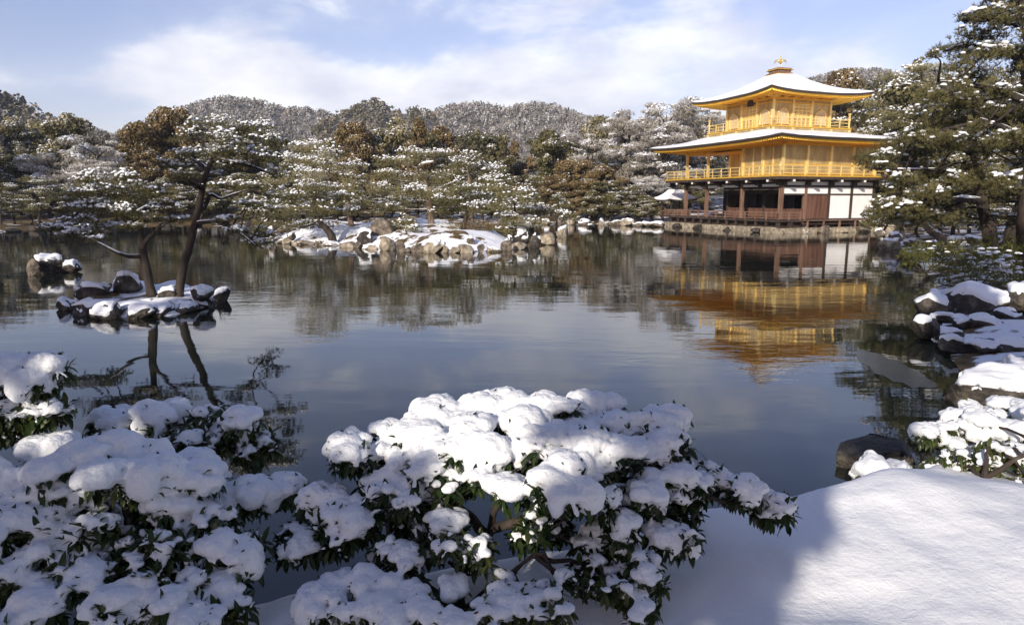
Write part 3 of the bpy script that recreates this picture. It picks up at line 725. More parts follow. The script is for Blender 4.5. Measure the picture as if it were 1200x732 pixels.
# second floor walls
wl0 = CY + 2.05 * lb
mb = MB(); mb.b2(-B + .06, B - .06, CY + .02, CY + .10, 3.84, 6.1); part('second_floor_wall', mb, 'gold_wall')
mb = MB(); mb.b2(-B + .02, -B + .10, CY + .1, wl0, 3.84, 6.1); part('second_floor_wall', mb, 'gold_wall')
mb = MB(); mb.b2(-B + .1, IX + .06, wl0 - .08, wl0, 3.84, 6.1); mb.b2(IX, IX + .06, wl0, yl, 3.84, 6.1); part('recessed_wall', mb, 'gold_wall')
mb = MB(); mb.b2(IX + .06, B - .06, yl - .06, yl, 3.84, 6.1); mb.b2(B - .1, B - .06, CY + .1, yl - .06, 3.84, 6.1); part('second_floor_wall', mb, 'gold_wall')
mb = MB(); mb.b2(-B + .1, IX, wl0, LY, 5.72, 5.80); part('porch_ceiling', mb, 'gold')
for k in range(5):
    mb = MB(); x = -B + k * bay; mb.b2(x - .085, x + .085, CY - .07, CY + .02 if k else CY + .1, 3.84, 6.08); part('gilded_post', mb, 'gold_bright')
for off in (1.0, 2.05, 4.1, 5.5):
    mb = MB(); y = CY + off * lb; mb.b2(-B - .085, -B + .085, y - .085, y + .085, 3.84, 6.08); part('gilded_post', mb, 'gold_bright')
for off in (.5, 1.5):
    mb = MB(); y = CY + off * lb; mb.b2(-B - .03, -B + .02, y - .04, y + .04, 3.84, 5.85); part('door_stile', mb, 'gold_bright')
for off in (2.8, 3.45, 4.1):
    mb = MB(); y = CY + off * lb; mb.b2(IX - .07, IX, y - .07, y + .07, 3.84, 5.72); part('gilded_post', mb, 'gold_bright')
mb = MB(); mb.b2(-B - .1, B + .1, CY - .1, CY - .071, 5.86, 6.04); mb.b2(-B - .12, -B - .09, CY, LY, 5.86, 6.04)
for z in (3.95, 4.55): mb.b2(-B + .08, B, CY - .01, CY + .018, z, z + .08); mb.b2(-B - .01, -B + .018, CY + .1, wl0, z, z + .08)
part('gilded_beam', mb, 'gold')
mb = MB()
for k in np.arange(-B + .2, B, bay / 3):
    mb.b2(k - .05, k + .05, CY - .75, CY - .1, 5.98, 6.06)
for k in np.arange(CY + .2, LY, bay / 3):
    mb.b2(-B - .75, -B - .1, k - .05, k + .05, 5.98, 6.06)
part('eave_bracket', mb, 'gold_bright')
# third floor
s = S3; e = s + 1.02
mb = MB(); mb.b2(-e, e, -e, e, 6.90, 7.28); part('upper_balcony_floor', mb, 'gold_wall')
mb = MB(); mb.b2(-e - .05, e + .05, -e - .05, e + .05, 7.282, 7.36); part('upper_balcony_edge', mb, 'gold')
for k in range(5):
    q = -e + .15 + k * (2 * e - .3) / 4
    mb = MB(); mb.b2(q - .11, q + .11, -e - .1, -e - .05, 7.06, 7.24); part('gilded_boss', mb, 'gold_bright')
    mb = MB(); mb.b2(-e - .1, -e - .05, q - .11, q + .11, 7.06, 7.24); part('gilded_boss', mb, 'gold_bright')
mb = MB()
for a_, b_ in (((-e + .08, -e + .08), (e - .08, -e + .08)), ((-e + .08, -e + .08), (-e + .08, e - .08)), ((e - .08, -e + .08), (e - .08, e - .08)), ((-e + .08, e - .08), (e - .08, e - .08))):
    rail_run(mb, a_, b_, 7.36, .60, gap=.85, t=.05)
part('upper_balcony_railing', mb, 'gold_bright')
for x, y in ((-e + .08, -e + .08), (e - .08, -e + .08), (-e + .08, e - .08)):
    mb = MB(); mb.box((x, y, 7.36 + .48), (.09, .09, 1.0)); mb.box((x, y, 7.36 + 1.02), (.14, .14, .09)); part('corner_newel', mb, 'gold_bright')
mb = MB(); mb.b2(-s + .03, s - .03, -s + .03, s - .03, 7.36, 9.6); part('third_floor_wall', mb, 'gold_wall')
tb = 2 * s / 3
for k in range(4):
    q = -s + k * tb
    mb = MB(); mb.box((q, -s, 8.48), (.14, .14, 2.24)); part('gilded_post', mb, 'gold_bright')
    if k: mb = MB(); mb.box((-s, q, 8.48), (.14, .14, 2.24)); part('gilded_post', mb, 'gold_bright')
mb = MB(); mb.b2(-s - .08, s + .08, -s - .10, -s - .071, 9.3, 9.46); mb.b2(-s - .10, -s - .072, -s, s, 9.3, 9.46)
mb.b2(-s + .07, s, -s - .02, -s + .02, 9.08, 9.16); mb.b2(-s - .02, -s + .02, -s + .07, s, 9.08, 9.16); part('gilded_beam', mb, 'gold')
def on_side(mbx, side, u0, u1, d0, d1, z0, z1):
    if side == 0: mbx.b2(u0, u1, -s + .03 - d1, -s + .03 - d0, z0, z1)
    else: mbx.b2(-s + .03 - d1, -s + .03 - d0, u0, u1, z0, z1)
for side in (0, 1):
    # latticed doors in the middle bay
    mb = MB(); u0, u1 = -tb / 2 + .1, tb / 2 - .1
    for u in np.linspace(u0, u1, 5): on_side(mb, side, u - .03, u + .03, .0, .05, 7.4, 9.05)
    for u in np.linspace(u0 + .1, u1 - .1, 11): on_side(mb, side, u - .012, u + .012, .0, .03, 8.1, 9.0)
    for z in (7.42, 8.05, 8.3, 8.55, 8.8, 9.0): on_side(mb, side, u0, u1, .0, .042, z, z + .05)
    part('lattice_door', mb, 'gold_bright')
    for c in (-tb, tb):
        # bell-shaped windows: pale pane with a cusped gilded frame
        mb = MB(); pts = []
        for t in np.linspace(0, 1, 15):
            a_ = math.pi * t; w_ = .42 * (1 + .12 * (1 - math.sin(a_))); zz = 8.25 + .42 * math.sin(a_) ** .8 + (.10 if abs(t - .5) < .04 else 0); pts.append((c - w_ * math.cos(a_), zz))
        pts = [(c - .50, 7.62)] + pts + [(c + .50, 7.62)]
        q3 = [(u, -s - .02, z) if side == 0 else (-s - .02, u, z) for u, z in pts]
        mb.tube(np.array(q3 + [q3[0]]), .04, 5); wf = part('cusped_window', mb, 'gold_bright')
        mb = MB(); q4 = [(u, -s + .02, z) if side == 0 else (-s + .02, u, z) for u, z in pts]
        q5 = [(p_[0], p_[1] + .03, p_[2]) if side == 0 else (p_[0] + .03, p_[1], p_[2]) for p_ in q4]
        mb.add(q4, [[list(range(len(q4)))]]); part('paper_pane', mb, 'pane', wf)
        mb = MB()
        for u in np.linspace(c - .36, c + .36, 6): on_side(mb, side, u - .012, u + .012, .01, .035, 7.64, 8.4)
        part('window_bars', mb, 'gold_wall', wf)
for side in (0, 1):
    mb = MB()
    for u in np.arange(-s, s + .1, tb / 2): on_side(mb, side, u - .06, u + .06, .10, .6, 9.44, 9.54)
    part('eave_bracket', mb, 'gold_bright')
mb = MB(); mb.box((-s - .12, -.2, 9.25), (.08, .55, .42)); part('name_board', mb, 'shingle')
# roof platform and bird
mb = MB()
for z0, z1, h_ in ((11.40, 11.52, .74), (11.52, 11.60, .66), (11.60, 11.78, .56), (11.78, 11.86, .66), (11.86, 11.93, .60)): mb.b2(-h_, h_, -h_, h_, z0, z1 - .001)
mb.b2(-.18, .18, -.18, .18, 11.93, 12.0); part('roof_pedestal', mb, 'wood_post')
mb = MB(); mb.b2(-.70, .70, -.70, .70, 11.80, 11.84); mb.b2(-.78, .78, -.78, .78, 11.43, 11.47); part('pedestal_trim', mb, 'gold')
bird = MB(); V0, F0 = ICO[2]
hd = np.array([-.45, -.55, 0.0]); hd = hd / np.linalg.norm(hd); sd_ = np.array([-hd[1], hd[0], 0])   # bird faces the pond
def bp(f, s_, z): return hd * f + sd_ * s_ + np.array([0, 0, 12.0 + z])
Fr = np.array([hd, sd_, [0, 0, 1.]])
def ell(c, r_, tilt=0):
    ct, st = math.cos(tilt), math.sin(tilt); V = (V0 * r_) @ np.array([[ct, 0, st], [0, 1, 0], [-st, 0, ct]]); bird.add(V @ Fr + c, [F0])
ell(bp(0, 0, .42), (.24, .12, .13), .35)
bird.tube([bp(.15, 0, .48), bp(.24, 0, .58), bp(.26, 0, .70), bp(.30, 0, .76)], [.08, .055, .04, .045], 8)
ell(bp(.32, 0, .78), (.07, .045, .045)); bird.tube([bp(.37, 0, .78), bp(.44, 0, .75)], [.02, .004], 5)
for a_ in (-.3, 0, .3): bird.tube([bp(.30, 0, .81), bp(.27 - .05 * a_, a_ * .1, .90)], [.012, .004], 4)
for sgn in (-1, 1):
    bird.tube([bp(0, sgn * .07, .34), bp(.03, sgn * .07, .18), bp(0, sgn * .07, 0), bp(.08, sgn * .07, .0)], [.035, .022, .02, .012], 6)
    for k in range(5):
        bird.tube([bp(.08, sgn * .1, .48), bp(-.02 - .05 * k, sgn * (.22 + .03 * k), .62 - .03 * k), bp(-.18 - .08 * k, sgn * (.26 + .05 * k), .66 - .07 * k)], [.03, .035, .008], 5)
for k in range(7):
    a_ = (k - 3) * .06; bird.tube([bp(-.18, a_ * .4, .42), bp(-.36, a_ * 1.3, .62 + .02 * (3 - abs(k - 3))), bp(-.60, a_ * 2.0, .66 + .03 * (3 - abs(k - 3))), bp(-.72, a_ * 2.4, .56)], [.035, .03, .03, .006], 5)
part('bird_ornament', bird, 'gold_bright', smooth=True)

# little fishing pavilion over the water, far side
fp0 = D(791, 250, 61.5)[:2]
fp = thing('fishing_pavilion', (fp0[0], fp0[1], 0), 'small open waterside pavilion with snowy roof left of the golden pavilion', 'pavilion', rz=YAW)
mb = MB()
for x in (-1.5, 1.5):
    for y in (-1.2, 1.2): mb.b2(x - .08, x + .08, y - .08, y + .08, -.5, 2.3)
mb.b2(-1.7, 3.2, -1.35, 1.35, .74, .84); mb.b2(-1.6, 1.6, -1.3, -1.2, 2.2, 2.32); mb.b2(-1.6, -1.5, -1.3, 1.3, 2.2, 2.32)
obj('posts_and_deck', mb, M['wood_dark'], fp)
mb = MB(); rail_run(mb, (-1.6, -1.25), (1.6, -1.25), .84, .45); rail_run(mb, (-1.6, -1.25), (-1.6, 1.25), .84, .45); obj('railing', mb, M['wood_post'], fp)
def hiproof(mb, ex, ey, tx, ty, ze, zt, th):
    for s_ in roof_surf(ex, ey, 0, tx, ty, 0, ze, zt, .12, 13, 7, .6):
        mb.add(s_.reshape(-1, 3), [grid_faces(13, 7)]); q = s_[:, 0]; w_ = q - [0, 0, th]; mb.add(np.concatenate([q[:, None], w_[:, None]], 1).reshape(-1, 3), [grid_faces(13, 2, True)])
    mb.b2(-tx, tx, -max(ty, .02), max(ty, .02), zt - .05, zt)
fp.scale = (.62, .62, .95)
mb = MB(); hiproof(mb, 2.3, 2.0, 1.2, .03, 2.28, 3.12, .1); rf = obj('roof', mb, M['shingle'], fp)
mb = MB(); hiproof(mb, 2.26, 1.96, 1.2, .03, 2.40, 3.24, .1); obj('snow_cover', mb, M['snow'], rf, smooth=True)

# ---------------------------------------------------------------- islands
def island(name, label, poly_px, zmax, edge, seed, snow_var, n=70):
    poly = np.array([G(*p)[:2] for p in poly_px]); c = poly.mean(0); lo, hi = poly.min(0) - .3, poly.max(0) + .3
    gx, gy = np.meshgrid(np.linspace(lo[0], hi[0], n), np.linspace(lo[1], hi[1], n), indexing='ij'); P = np.stack([gx, gy], -1).reshape(-1, 2)
    d = -sdist(P, poly); z = zmax * sm(d / edge) + .10 * edge * vnoise(P, 2.2 / edge, seed) * sm(d / edge * 2) + .03 * vnoise(P, 7, seed + 1) * sm(d / .3) - .06 - .5 * sm(-d / .4)
    mb = MB(); i, j = np.meshgrid(np.arange(n - 1), np.arange(n - 1), indexing='ij')
    F = np.stack([i * n + j, (i + 1) * n + j, (i + 1) * n + j + 1, i * n + j + 1], -1).reshape(-1, 4)
    okv = d > -.5; F = F[okv[F].all(1)]
    mb.add(np.column_stack([P, z]), [F], snow_var)
    o = obj(name, mb, gm, smooth=True); tag(o, label, kind='structure')
    def hf(x, y):
        q = np.array([[x, y]]); dd = -sdist(q, poly)[0]
        return float(zmax * sm(np.array(dd / edge)) + .10 * edge * vnoise(q, 2.2 / edge, seed)[0] * sm(np.array(dd / edge * 2)) - .06)
    return hf
isl1 = island('islet_ground', 'snowy ground of the small islet under two pines', ((66, 362), (100, 371), (150, 374), (200, 372), (245, 363), (268, 354), (262, 344), (225, 336), (175, 333), (120, 336), (85, 344)), .24, .6, 31, .04)
isl2 = island('island_ground', 'snowy and brown ground of the wide rocky island', ((296, 281), (330, 286), (380, 287), (430, 292), (480, 296), (530, 297), (580, 295), (622, 291), (632, 286), (610, 281), (560, 275), (500, 271.5), (430, 270), (360, 271), (310, 275)), .80, 3.0, 33, .07, 130)

# rocks round the islet with the two pines
GR = 'rocks edging the pine islet'
for k, (px, py, w_, h_) in enumerate(((80, 364, 34, 15), (102, 370, 38, 17), (131, 374, 42, 19), (163, 374, 42, 17), (192, 371, 32, 15), (217, 367, 36, 13), (242, 361, 34, 17), (259, 355, 26, 19), (178, 363, 30, 12))):
    rock(px, py, G(px, py)[1] + .25, w_, h_, 100 + k, '@ dark low rock from the left along the front of the pine islet', GR, 'rock_dark', cut=.5, th=.04)
rock(148, 339, 15.6, 38, 19, 121, 'big domed rock with thick snow cap behind the left islet pine', GR, 'rock_dark', cut=.3, th=.07)
rock(103, 349, 15.2, 38, 14, 122, '@ snow flecked flat rock from the left at the back of the islet', GR, 'rock_dark', cut=.6)
rock(122, 343, 15.4, 20, 10, 123, '@ snow flecked flat rock from the left at the back of the islet', GR, 'rock', cut=.6)
rock(200, 350, 14.6, 28, 12, 124, '@ snow capped rock from left between the islet pine trunks and the water', GR, 'rock_dark')
rock(235, 349, 14.4, 30, 12, 125, '@ snow capped rock from left between the islet pine trunks and the water', GR, 'rock_dark')
rock(55, 321, 21.2, 38, 27, 126, 'large square dark boulder with snow top standing alone in the left water', 'rocks in open water left of the islet', 'rock_dark', cut=.5)
rock(40, 322, 20.6, 14, 18, 127, 'pale brown pointed rock leaning on the left side of the square boulder', 'rocks in open water left of the islet', 'rock', snow=False)
rock(84, 320, 21.5, 20, 13, 128, 'small dark snow topped rock just right of the square boulder', 'rocks in open water left of the islet', 'rock_dark', cut=.4)

# rocks round the wide island
GR = 'rocks edging the wide island'
r_ = np.random.default_rng(77); xs_ = 303.0; k = 0
front = [(296, 282), (330, 286), (380, 287.5), (430, 292), (480, 296), (530, 297), (580, 295.5), (622, 291.5), (634, 287)]
while xs_ < 632:
    w_ = r_.uniform(8, 24); h_ = (r_.uniform(5, 14) if xs_ > 430 else r_.uniform(4, 10)) * (.6 + w_ / 45)
    py = np.interp(xs_ + w_ / 2, [a for a, b in front], [b for a, b in front]); Yk = G(0, py)[1]
    mt_ = ('rock_pale', 'rock_pale', 'rock_pale', 'rock', 'rock')[int(r_.integers(5))]
    rock(xs_ + w_ / 2, py, Yk + .3, w_, h_, 200 + k, '@ rock from the left along the waterline of the wide island', GR, mt_, cut=.75, sub=3, sink=.3, snow=bool(r_.random() < .4), th=.05)
    if r_.random() < .35:
        w2 = r_.uniform(8, 16); rock(xs_ + w_ * r_.uniform(.2, .9), py - r_.uniform(4, 8), Yk + r_.uniform(.9, 1.6), w2, r_.uniform(6, 12), 300 + k, '@ rock from the left in the second line of the wide island edge', GR, 'rock_pale' if r_.random() < .6 else 'rock', cut=.55, sub=3)
    xs_ += w_ * r_.uniform(.7, 1.05); k += 1
rock(448, 284, 34.5, 30, 27, 401, 'tallest reddish pointed rock standing on the left part of the wide island', GR, 'rock', snow=False, sink=.12)
rock(429, 287, 33.5, 20, 16, 402, 'dark blocky rock left of the tall pointed rock', GR, 'rock_dark')
rock(612, 282, 34, 22, 14, 403, 'dark rounded boulder at the right tip of the wide island', GR, 'rock_dark', cut=.55)
rock(628, 289, 32.5, 18, 13, 404, 'black low boulder at the far right end of the wide island', GR, 'rock_dark', cut=.7)
GR = 'rocks in the far water'
rock(660, 277, 41.5, 14, 11, 410, 'small pale standing rock alone in the water right of the wide island', GR, 'rock_pale', cut=.5)
rock(691, 265.5, 55, 6, 3, 411, 'tiny dark rock far out between the island and the shore', GR, 'rock_dark', cut=.5)
GR = 'rocks along the far shore'
k = 0
for px in (640, 655, 668, 683, 705, 722, 735, 748, 760, 772):
    py = float(np.interp(px, (640, 725, 776), (263.2, 264.2, 266))); k += 1
    rock(px, py, float(G(px, py)[1]), r_.uniform(9, 18), r_.uniform(4, 9), 420 + k, '@ snowy rock from the left on the far shore left of the pavilion', GR, 'rock_pale' if k % 2 else 'rock', cut=.6, sub=2, th=.06)
k = 0
for px in (15, 42, 70, 100, 128, 160, 195, 230, 262, 290):
    py = float(np.interp(px, (0, 55, 110, 250, 300), (272.8, 270, 267, 264.8, 264.5))); k += 1
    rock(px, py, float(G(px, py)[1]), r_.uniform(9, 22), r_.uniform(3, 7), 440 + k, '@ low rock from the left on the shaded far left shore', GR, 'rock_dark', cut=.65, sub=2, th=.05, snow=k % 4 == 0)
GR = 'rocks at the foot of the pavilion'
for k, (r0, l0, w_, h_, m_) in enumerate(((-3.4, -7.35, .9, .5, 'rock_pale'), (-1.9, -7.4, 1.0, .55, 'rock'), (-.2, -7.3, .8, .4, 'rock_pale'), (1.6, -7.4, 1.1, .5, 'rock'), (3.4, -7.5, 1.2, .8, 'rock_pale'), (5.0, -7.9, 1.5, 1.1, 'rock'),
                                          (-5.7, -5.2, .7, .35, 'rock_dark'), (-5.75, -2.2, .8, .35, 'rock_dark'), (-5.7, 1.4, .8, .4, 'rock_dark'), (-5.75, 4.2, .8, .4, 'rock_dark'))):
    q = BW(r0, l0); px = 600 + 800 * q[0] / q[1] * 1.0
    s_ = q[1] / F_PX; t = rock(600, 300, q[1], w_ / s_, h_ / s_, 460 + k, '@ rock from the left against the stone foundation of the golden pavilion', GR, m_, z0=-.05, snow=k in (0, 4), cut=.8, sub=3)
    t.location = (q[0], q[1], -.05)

# right bank rocks
GR = 'rocks on the right bank'
rock(1012, 552, 5.7, 104, 46, 517, 'dark wet bare boulder at the water edge on the right', GR, 'rock_dark', snow=False)
rock(1026, 590, 4.3, 76, 48, 533, 'snow smothered boulder in front of the bare dark boulder', GR, 'rock_dark', cut=.15, th=.09)
rock(1160, 478, 7.4, 96, 44, 503, 'dark ledge rock under a thick snow sheet on the right bank', GR, 'rock_dark', cut=.45, th=.07)
rock(1205, 470, 7.9, 90, 44, 504, 'snow covered ledge rock cut by the right edge of view', GR, 'rock_dark', cut=.4, th=.09)
rock(938, 622, 3.75, 20, 11, 505, 'small dark stone poking through the snow near the bush tip', GR, 'rock_dark', cut=.8, snow=False)
rock(1090, 366, 13.6, 46, 26, 506, 'flat topped snowy rock at the water edge, left of the larger snow slab', GR, 'rock_dark', cut=.55, th=.05)
rock(1142, 364, 13.8, 70, 27, 507, 'large flat rock with thick snow slab by the green undergrowth', GR, 'rock_dark', cut=.5, th=.07)
rock(1198, 360, 13.9, 34, 26, 508, 'snowy rock at right edge beside the large flat rock', GR, 'rock_dark', cut=.4, th=.10)
for k, (px, py, w_, h_) in enumerate(((1085, 392, 40, 24), (1108, 396, 34, 15), (1130, 384, 44, 15), (1160, 388, 46, 20), (1190, 392, 40, 20), (1118, 408, 44, 15), (1150, 412, 54, 18), (1185, 416, 46, 22), (1105, 378, 28, 12), (1180, 372, 30, 11))):
    rock(px, py, float(G(px, py + 2, .05)[1]), w_ * 1.05, h_ * .8, 520 + k, '@ low snow patched rock from the left in the right bank cluster', GR, 'rock_dark', cut=.62, th=.035)
rock(1044, 292, 31, 26, 12, 540, 'pale mossy low rock in the water right of the pavilion', GR, 'rock_pale', cut=.8)
for k, (px, py, w_, h_) in enumerate(((1030, 276, 14, 7), (1050, 281, 16, 8), (1118, 288, 20, 9), (1140, 284, 18, 8), (1172, 288, 20, 9), (1066, 287, 14, 7))):
    rock(px, py, float(G(px, py + 8)[1]) * .93, w_, h_, 545 + k, '@ small snowy rock from the left on the ground under the big right pine', GR, 'rock', cut=.4, sub=2)

# ---------------------------------------------------------------- the two islet pines
def make_pine(name, label, cat, base, group=None, **kw):
    t = thing(name, base, label, cat, group); pine_parts(base=tuple(base), root=t, **kw); return t
rng = np.random.default_rng(11); Y = 14.6
b0 = D(178, 337, Y); b0[2] = isl1(b0[0], b0[1])
make_pine('pine_tree', 'left islet pine with low broad crown and side branch reaching left', 'pine tree', b0, 'islet pines', trunk=[b0 - [0, 0, .1]] + pxline(((172, 318), (168, 298), (166, 282), (164, 262), (158, 246), (150, 232)), Y),
    branches=[pxline(((168, 300), (152, 301), (138, 297), (118, 286), (100, 277)), Y, -.8), pxline(((167, 292), (172, 280), (184, 270), (188, 262), (200, 256)), Y, -.3),
              pxline(((164, 262), (140, 250), (120, 240), (100, 235)), Y, .7), pxline(((160, 250), (175, 240), (190, 238)), Y, .5)],
    pads=pxpads(((100, 212, 30, 9), (130, 208, 32, 9), (155, 222, 33, 10), (180, 228, 24, 9), (88, 226, 24, 8), (112, 244, 38, 9), (72, 266, 26, 6), (152, 250, 36, 9), (190, 246, 22, 8), (202, 258, 18, 6), (112, 268, 28, 7), (58, 270, 18, 5),
                 (132, 230, 42, 10), (150, 266, 22, 6), (95, 258, 24, 7), (98, 273, 24, 6), (118, 280, 16, 5), (80, 276, 20, 5), (175, 258, 20, 6)), Y, rng, .7), rng=rng, size=.075, dens=.72, snow=1.0, trunk_r=.092, needles=10, sub=1, lump=.75, merge=.015)
b1 = D(208, 335, Y); b1[2] = isl1(b1[0], b1[1])
make_pine('pine_tree', 'right islet pine with slanting trunk and tall spreading snowy crown', 'pine tree', b1, 'islet pines', trunk=[b1 - [0, 0, .1]] + pxline(((213, 318), (220, 296), (226, 272), (232, 248), (236, 228), (239, 212), (246, 192), (256, 176), (264, 162)), Y),
    branches=[pxline(((231, 252), (243, 238), (246, 226), (258, 234), (272, 228), (292, 222)), Y, .5), pxline(((237, 222), (225, 214), (208, 206)), Y, -.6), pxline(((228, 262), (250, 259), (268, 262), (285, 276), (300, 288)), Y, -.7),
              pxline(((250, 186), (270, 190), (295, 194), (320, 205)), Y, .6), pxline(((244, 198), (230, 190), (216, 180)), Y, .5), pxline(((256, 176), (280, 168), (305, 168)), Y, -.5)],
    pads=pxpads(((250, 146, 36, 9), (282, 150, 36, 9), (226, 160, 26, 9), (308, 166, 26, 9), (265, 168, 42, 10), (228, 182, 30, 9), (300, 186, 30, 9), (268, 194, 26, 7), (322, 206, 20, 8), (222, 206, 24, 8), (298, 218, 28, 8), (328, 230, 18, 7),
                 (262, 218, 20, 6), (290, 240, 18, 6), (268, 259, 20, 6), (302, 286, 24, 8), (286, 272, 22, 7), (312, 276, 18, 7), (318, 246, 18, 7), (205, 196, 20, 7), (244, 206, 18, 6), (275, 180, 40, 9)), Y, rng, .8),
    rng=rng, size=.075, dens=.66, snow=1.0, trunk_r=.084, leaf='pine_warm', needles=10, sub=1, lump=.72, merge=.015)
# bare twig plant on the islet
mb = MB(); q = D(254, 338, 14.2); q[2] = isl1(q[0], q[1]) 
for k in range(5):
    a = rng.uniform(0, 6.28); e = q + [.1 * math.cos(a) + .05, .1 * math.sin(a), .16 + .18 * rng.random()]; mb.tube(wiggle(q, e, 5, .012, rng), [.006, .005, .004, .003, .002], 4)
mb.tube([q, q + [.05, 0, .25], q + [.16, 0, .36], q + [.19, 0, .34]], [.006, .005, .004, .003], 4)
o = obj('bare_twigs', mb, M['bark'], base=tuple(q)); tag(o, 'thin bare twigs sticking up from the right end of the pine islet', 'plant')

# ---------------------------------------------------------------- pines on the wide island
def isl_pine(px, py, Y, top_pts, pads, label, tr=.14, leaf='pine_warm', bark='bark_pale', dens=.7, snow=.72, branches=(), size=.12, dy=1.4):
    b = D(px, py, Y); b[2] = max(isl2(b[0], b[1]), .1) if b[0] < 1.5 else b[2]
    return make_pine('pine_tree', label, 'pine tree', b, 'pines on the wide island', trunk=[b - [0, 0, .15]] + pxline(top_pts, Y), branches=[pxline(q_, Y, .5) for q_ in branches], pads=pxpads(pads, Y, rng, dy, 1.05),
                     rng=rng, size=size, dens=dens, snow=snow, trunk_r=tr * .75, bark=bark, leaf=leaf, needles=8, sub=1, lump=.8, nw=.07)
isl_pine(506, 268, 37.5, ((505, 255), (503, 235), (500, 218), (497, 205), (488, 200), (494, 192), (508, 190)), ((470, 190, 28, 8), (500, 182, 34, 8), (530, 196, 26, 8), (450, 205, 26, 8), (480, 208, 26, 8), (520, 212, 28, 8), (440, 222, 26, 9), (470, 226, 30, 9),
         (510, 228, 26, 8), (430, 240, 24, 8), (460, 244, 24, 8), (534, 226, 18, 7)), 'tall central pine with kinked pink trunk on the wide island', .22, branches=(((500, 222), (480, 214), (455, 210)), ((502, 230), (520, 218), (535, 212))))
isl_pine(553, 268, 38.5, ((552, 255), (553, 240), (552, 225), (550, 210), (548, 200)), ((548, 192, 26, 8), (570, 202, 26, 8), (530, 206, 22, 8), (560, 215, 34, 9), (580, 222, 24, 8), (540, 224, 24, 8), (575, 236, 24, 8), (548, 238, 26, 8), (522, 240, 16, 7), (590, 214, 16, 7)),
         'pine with straight pale trunk right of the central island pine', .20, branches=(((552, 235), (570, 226), (585, 222)),))
isl_pine(541, 274, 35.5, ((544, 262), (548, 248), (546, 236), (538, 226)), ((538, 222, 22, 8), (556, 232, 22, 8), (526, 236, 22, 8), (545, 246, 26, 7), (520, 250, 16, 6)), 'dark leaning pine in front of the pale straight trunk', .16, bark='bark', leaf='pine')
isl_pine(392, 284, 34.5, ((388, 275), (381, 266), (372, 256), (366, 244), (370, 230)), ((370, 222, 34, 9), (345, 232, 26, 8), (398, 232, 26, 8), (360, 246, 36, 9), (392, 250, 24, 8), (335, 250, 22, 7), (372, 262, 24, 6), (348, 264, 22, 6)),
         'dark pine leaning left over the water at the island left end', .26, bark='bark', snow=.75)
isl_pine(412, 268, 38, ((410, 255), (408, 240), (402, 225), (396, 210)), ((395, 198, 30, 9), (370, 205, 26, 8), (418, 210, 22, 8), (350, 190, 26, 8), (380, 185, 28, 9), (400, 222, 26, 8), (340, 210, 26, 9), (372, 172, 22, 8), (350, 174, 18, 8)), 'tall snowy pine behind the leaning island pine', .2, snow=.8)
isl_pine(476, 285, 34, ((477, 276), (475, 268)), ((474, 262, 16, 6), (464, 268, 14, 5), (486, 270, 14, 5), (476, 256, 10, 4)), 'small clipped pine bush on the island front slope', .06, bark='bark', dens=.9)
isl_pine(596, 284, 34, ((597, 274), (600, 262), (604, 248), (602, 236)), ((602, 228, 20, 7), (618, 236, 22, 8), (590, 240, 20, 7), (608, 248, 28, 8), (628, 250, 18, 7), (588, 256, 20, 6), (614, 262, 26, 7), (594, 270, 16, 4)),
         'bushy low pine with pale green needles at the island right end', .12, bark='bark')
isl_pine(652, 268, 46, ((652, 258), (655, 248), (654, 240)), ((652, 234, 16, 6), (664, 242, 16, 6), (642, 244, 14, 6), (655, 252, 20, 6), (668, 256, 12, 5)), 'small flat topped pine beyond the right tip of the island', .1, bark='bark')
isl_pine(340, 277, 38, ((338, 268), (330, 255), (322, 245)), ((316, 240, 24, 8), (300, 250, 22, 8), (334, 252, 22, 8), (318, 262, 28, 7)), 'low rounded pine at the extreme left end of the wide island', .14, bark='bark', snow=.6)

# brown grass tussocks on the wide island
for k, (px, py, w_, lab) in enumerate(((560, 276, 1.7, 'mound of rusty brown dry grass in front of the pale straight island trunk'), (470, 274, .9, 'patch of rusty dry grass behind the clipped island pine bush'), (640, 262, .9, 'low rusty dry shrub on the shore right of the island'))):
    Yk = (35.6, 36.5, 62)[k]; c = D(px, py, Yk); c[2] = isl2(c[0], c[1]) if k < 2 else .3
    nn = 2600; u = unit(rng.normal(size=(nn, 3))); u[:, 2] = abs(u[:, 2]); mb = MB(); r0 = rng.random(nn) ** .4
    p = u * r0[:, None] * [w_, w_ * .7, .38 * w_ ** .5] + c; T = np.array([[-.05, 0, 0], [.05, 0, 0], [0, .0, 1.]]); mb.inst(T, [[[0, 1, 2]]], p, frames(u + rng.normal(0, .4, (nn, 3)), rng), rng.uniform(.12, .26, nn), rng.random(nn))
    o = obj('dry_grass_mound', mb, M['leaf_ochre'], base=tuple(c)); tag(o, lab, 'shrub', 'dry grass mounds')

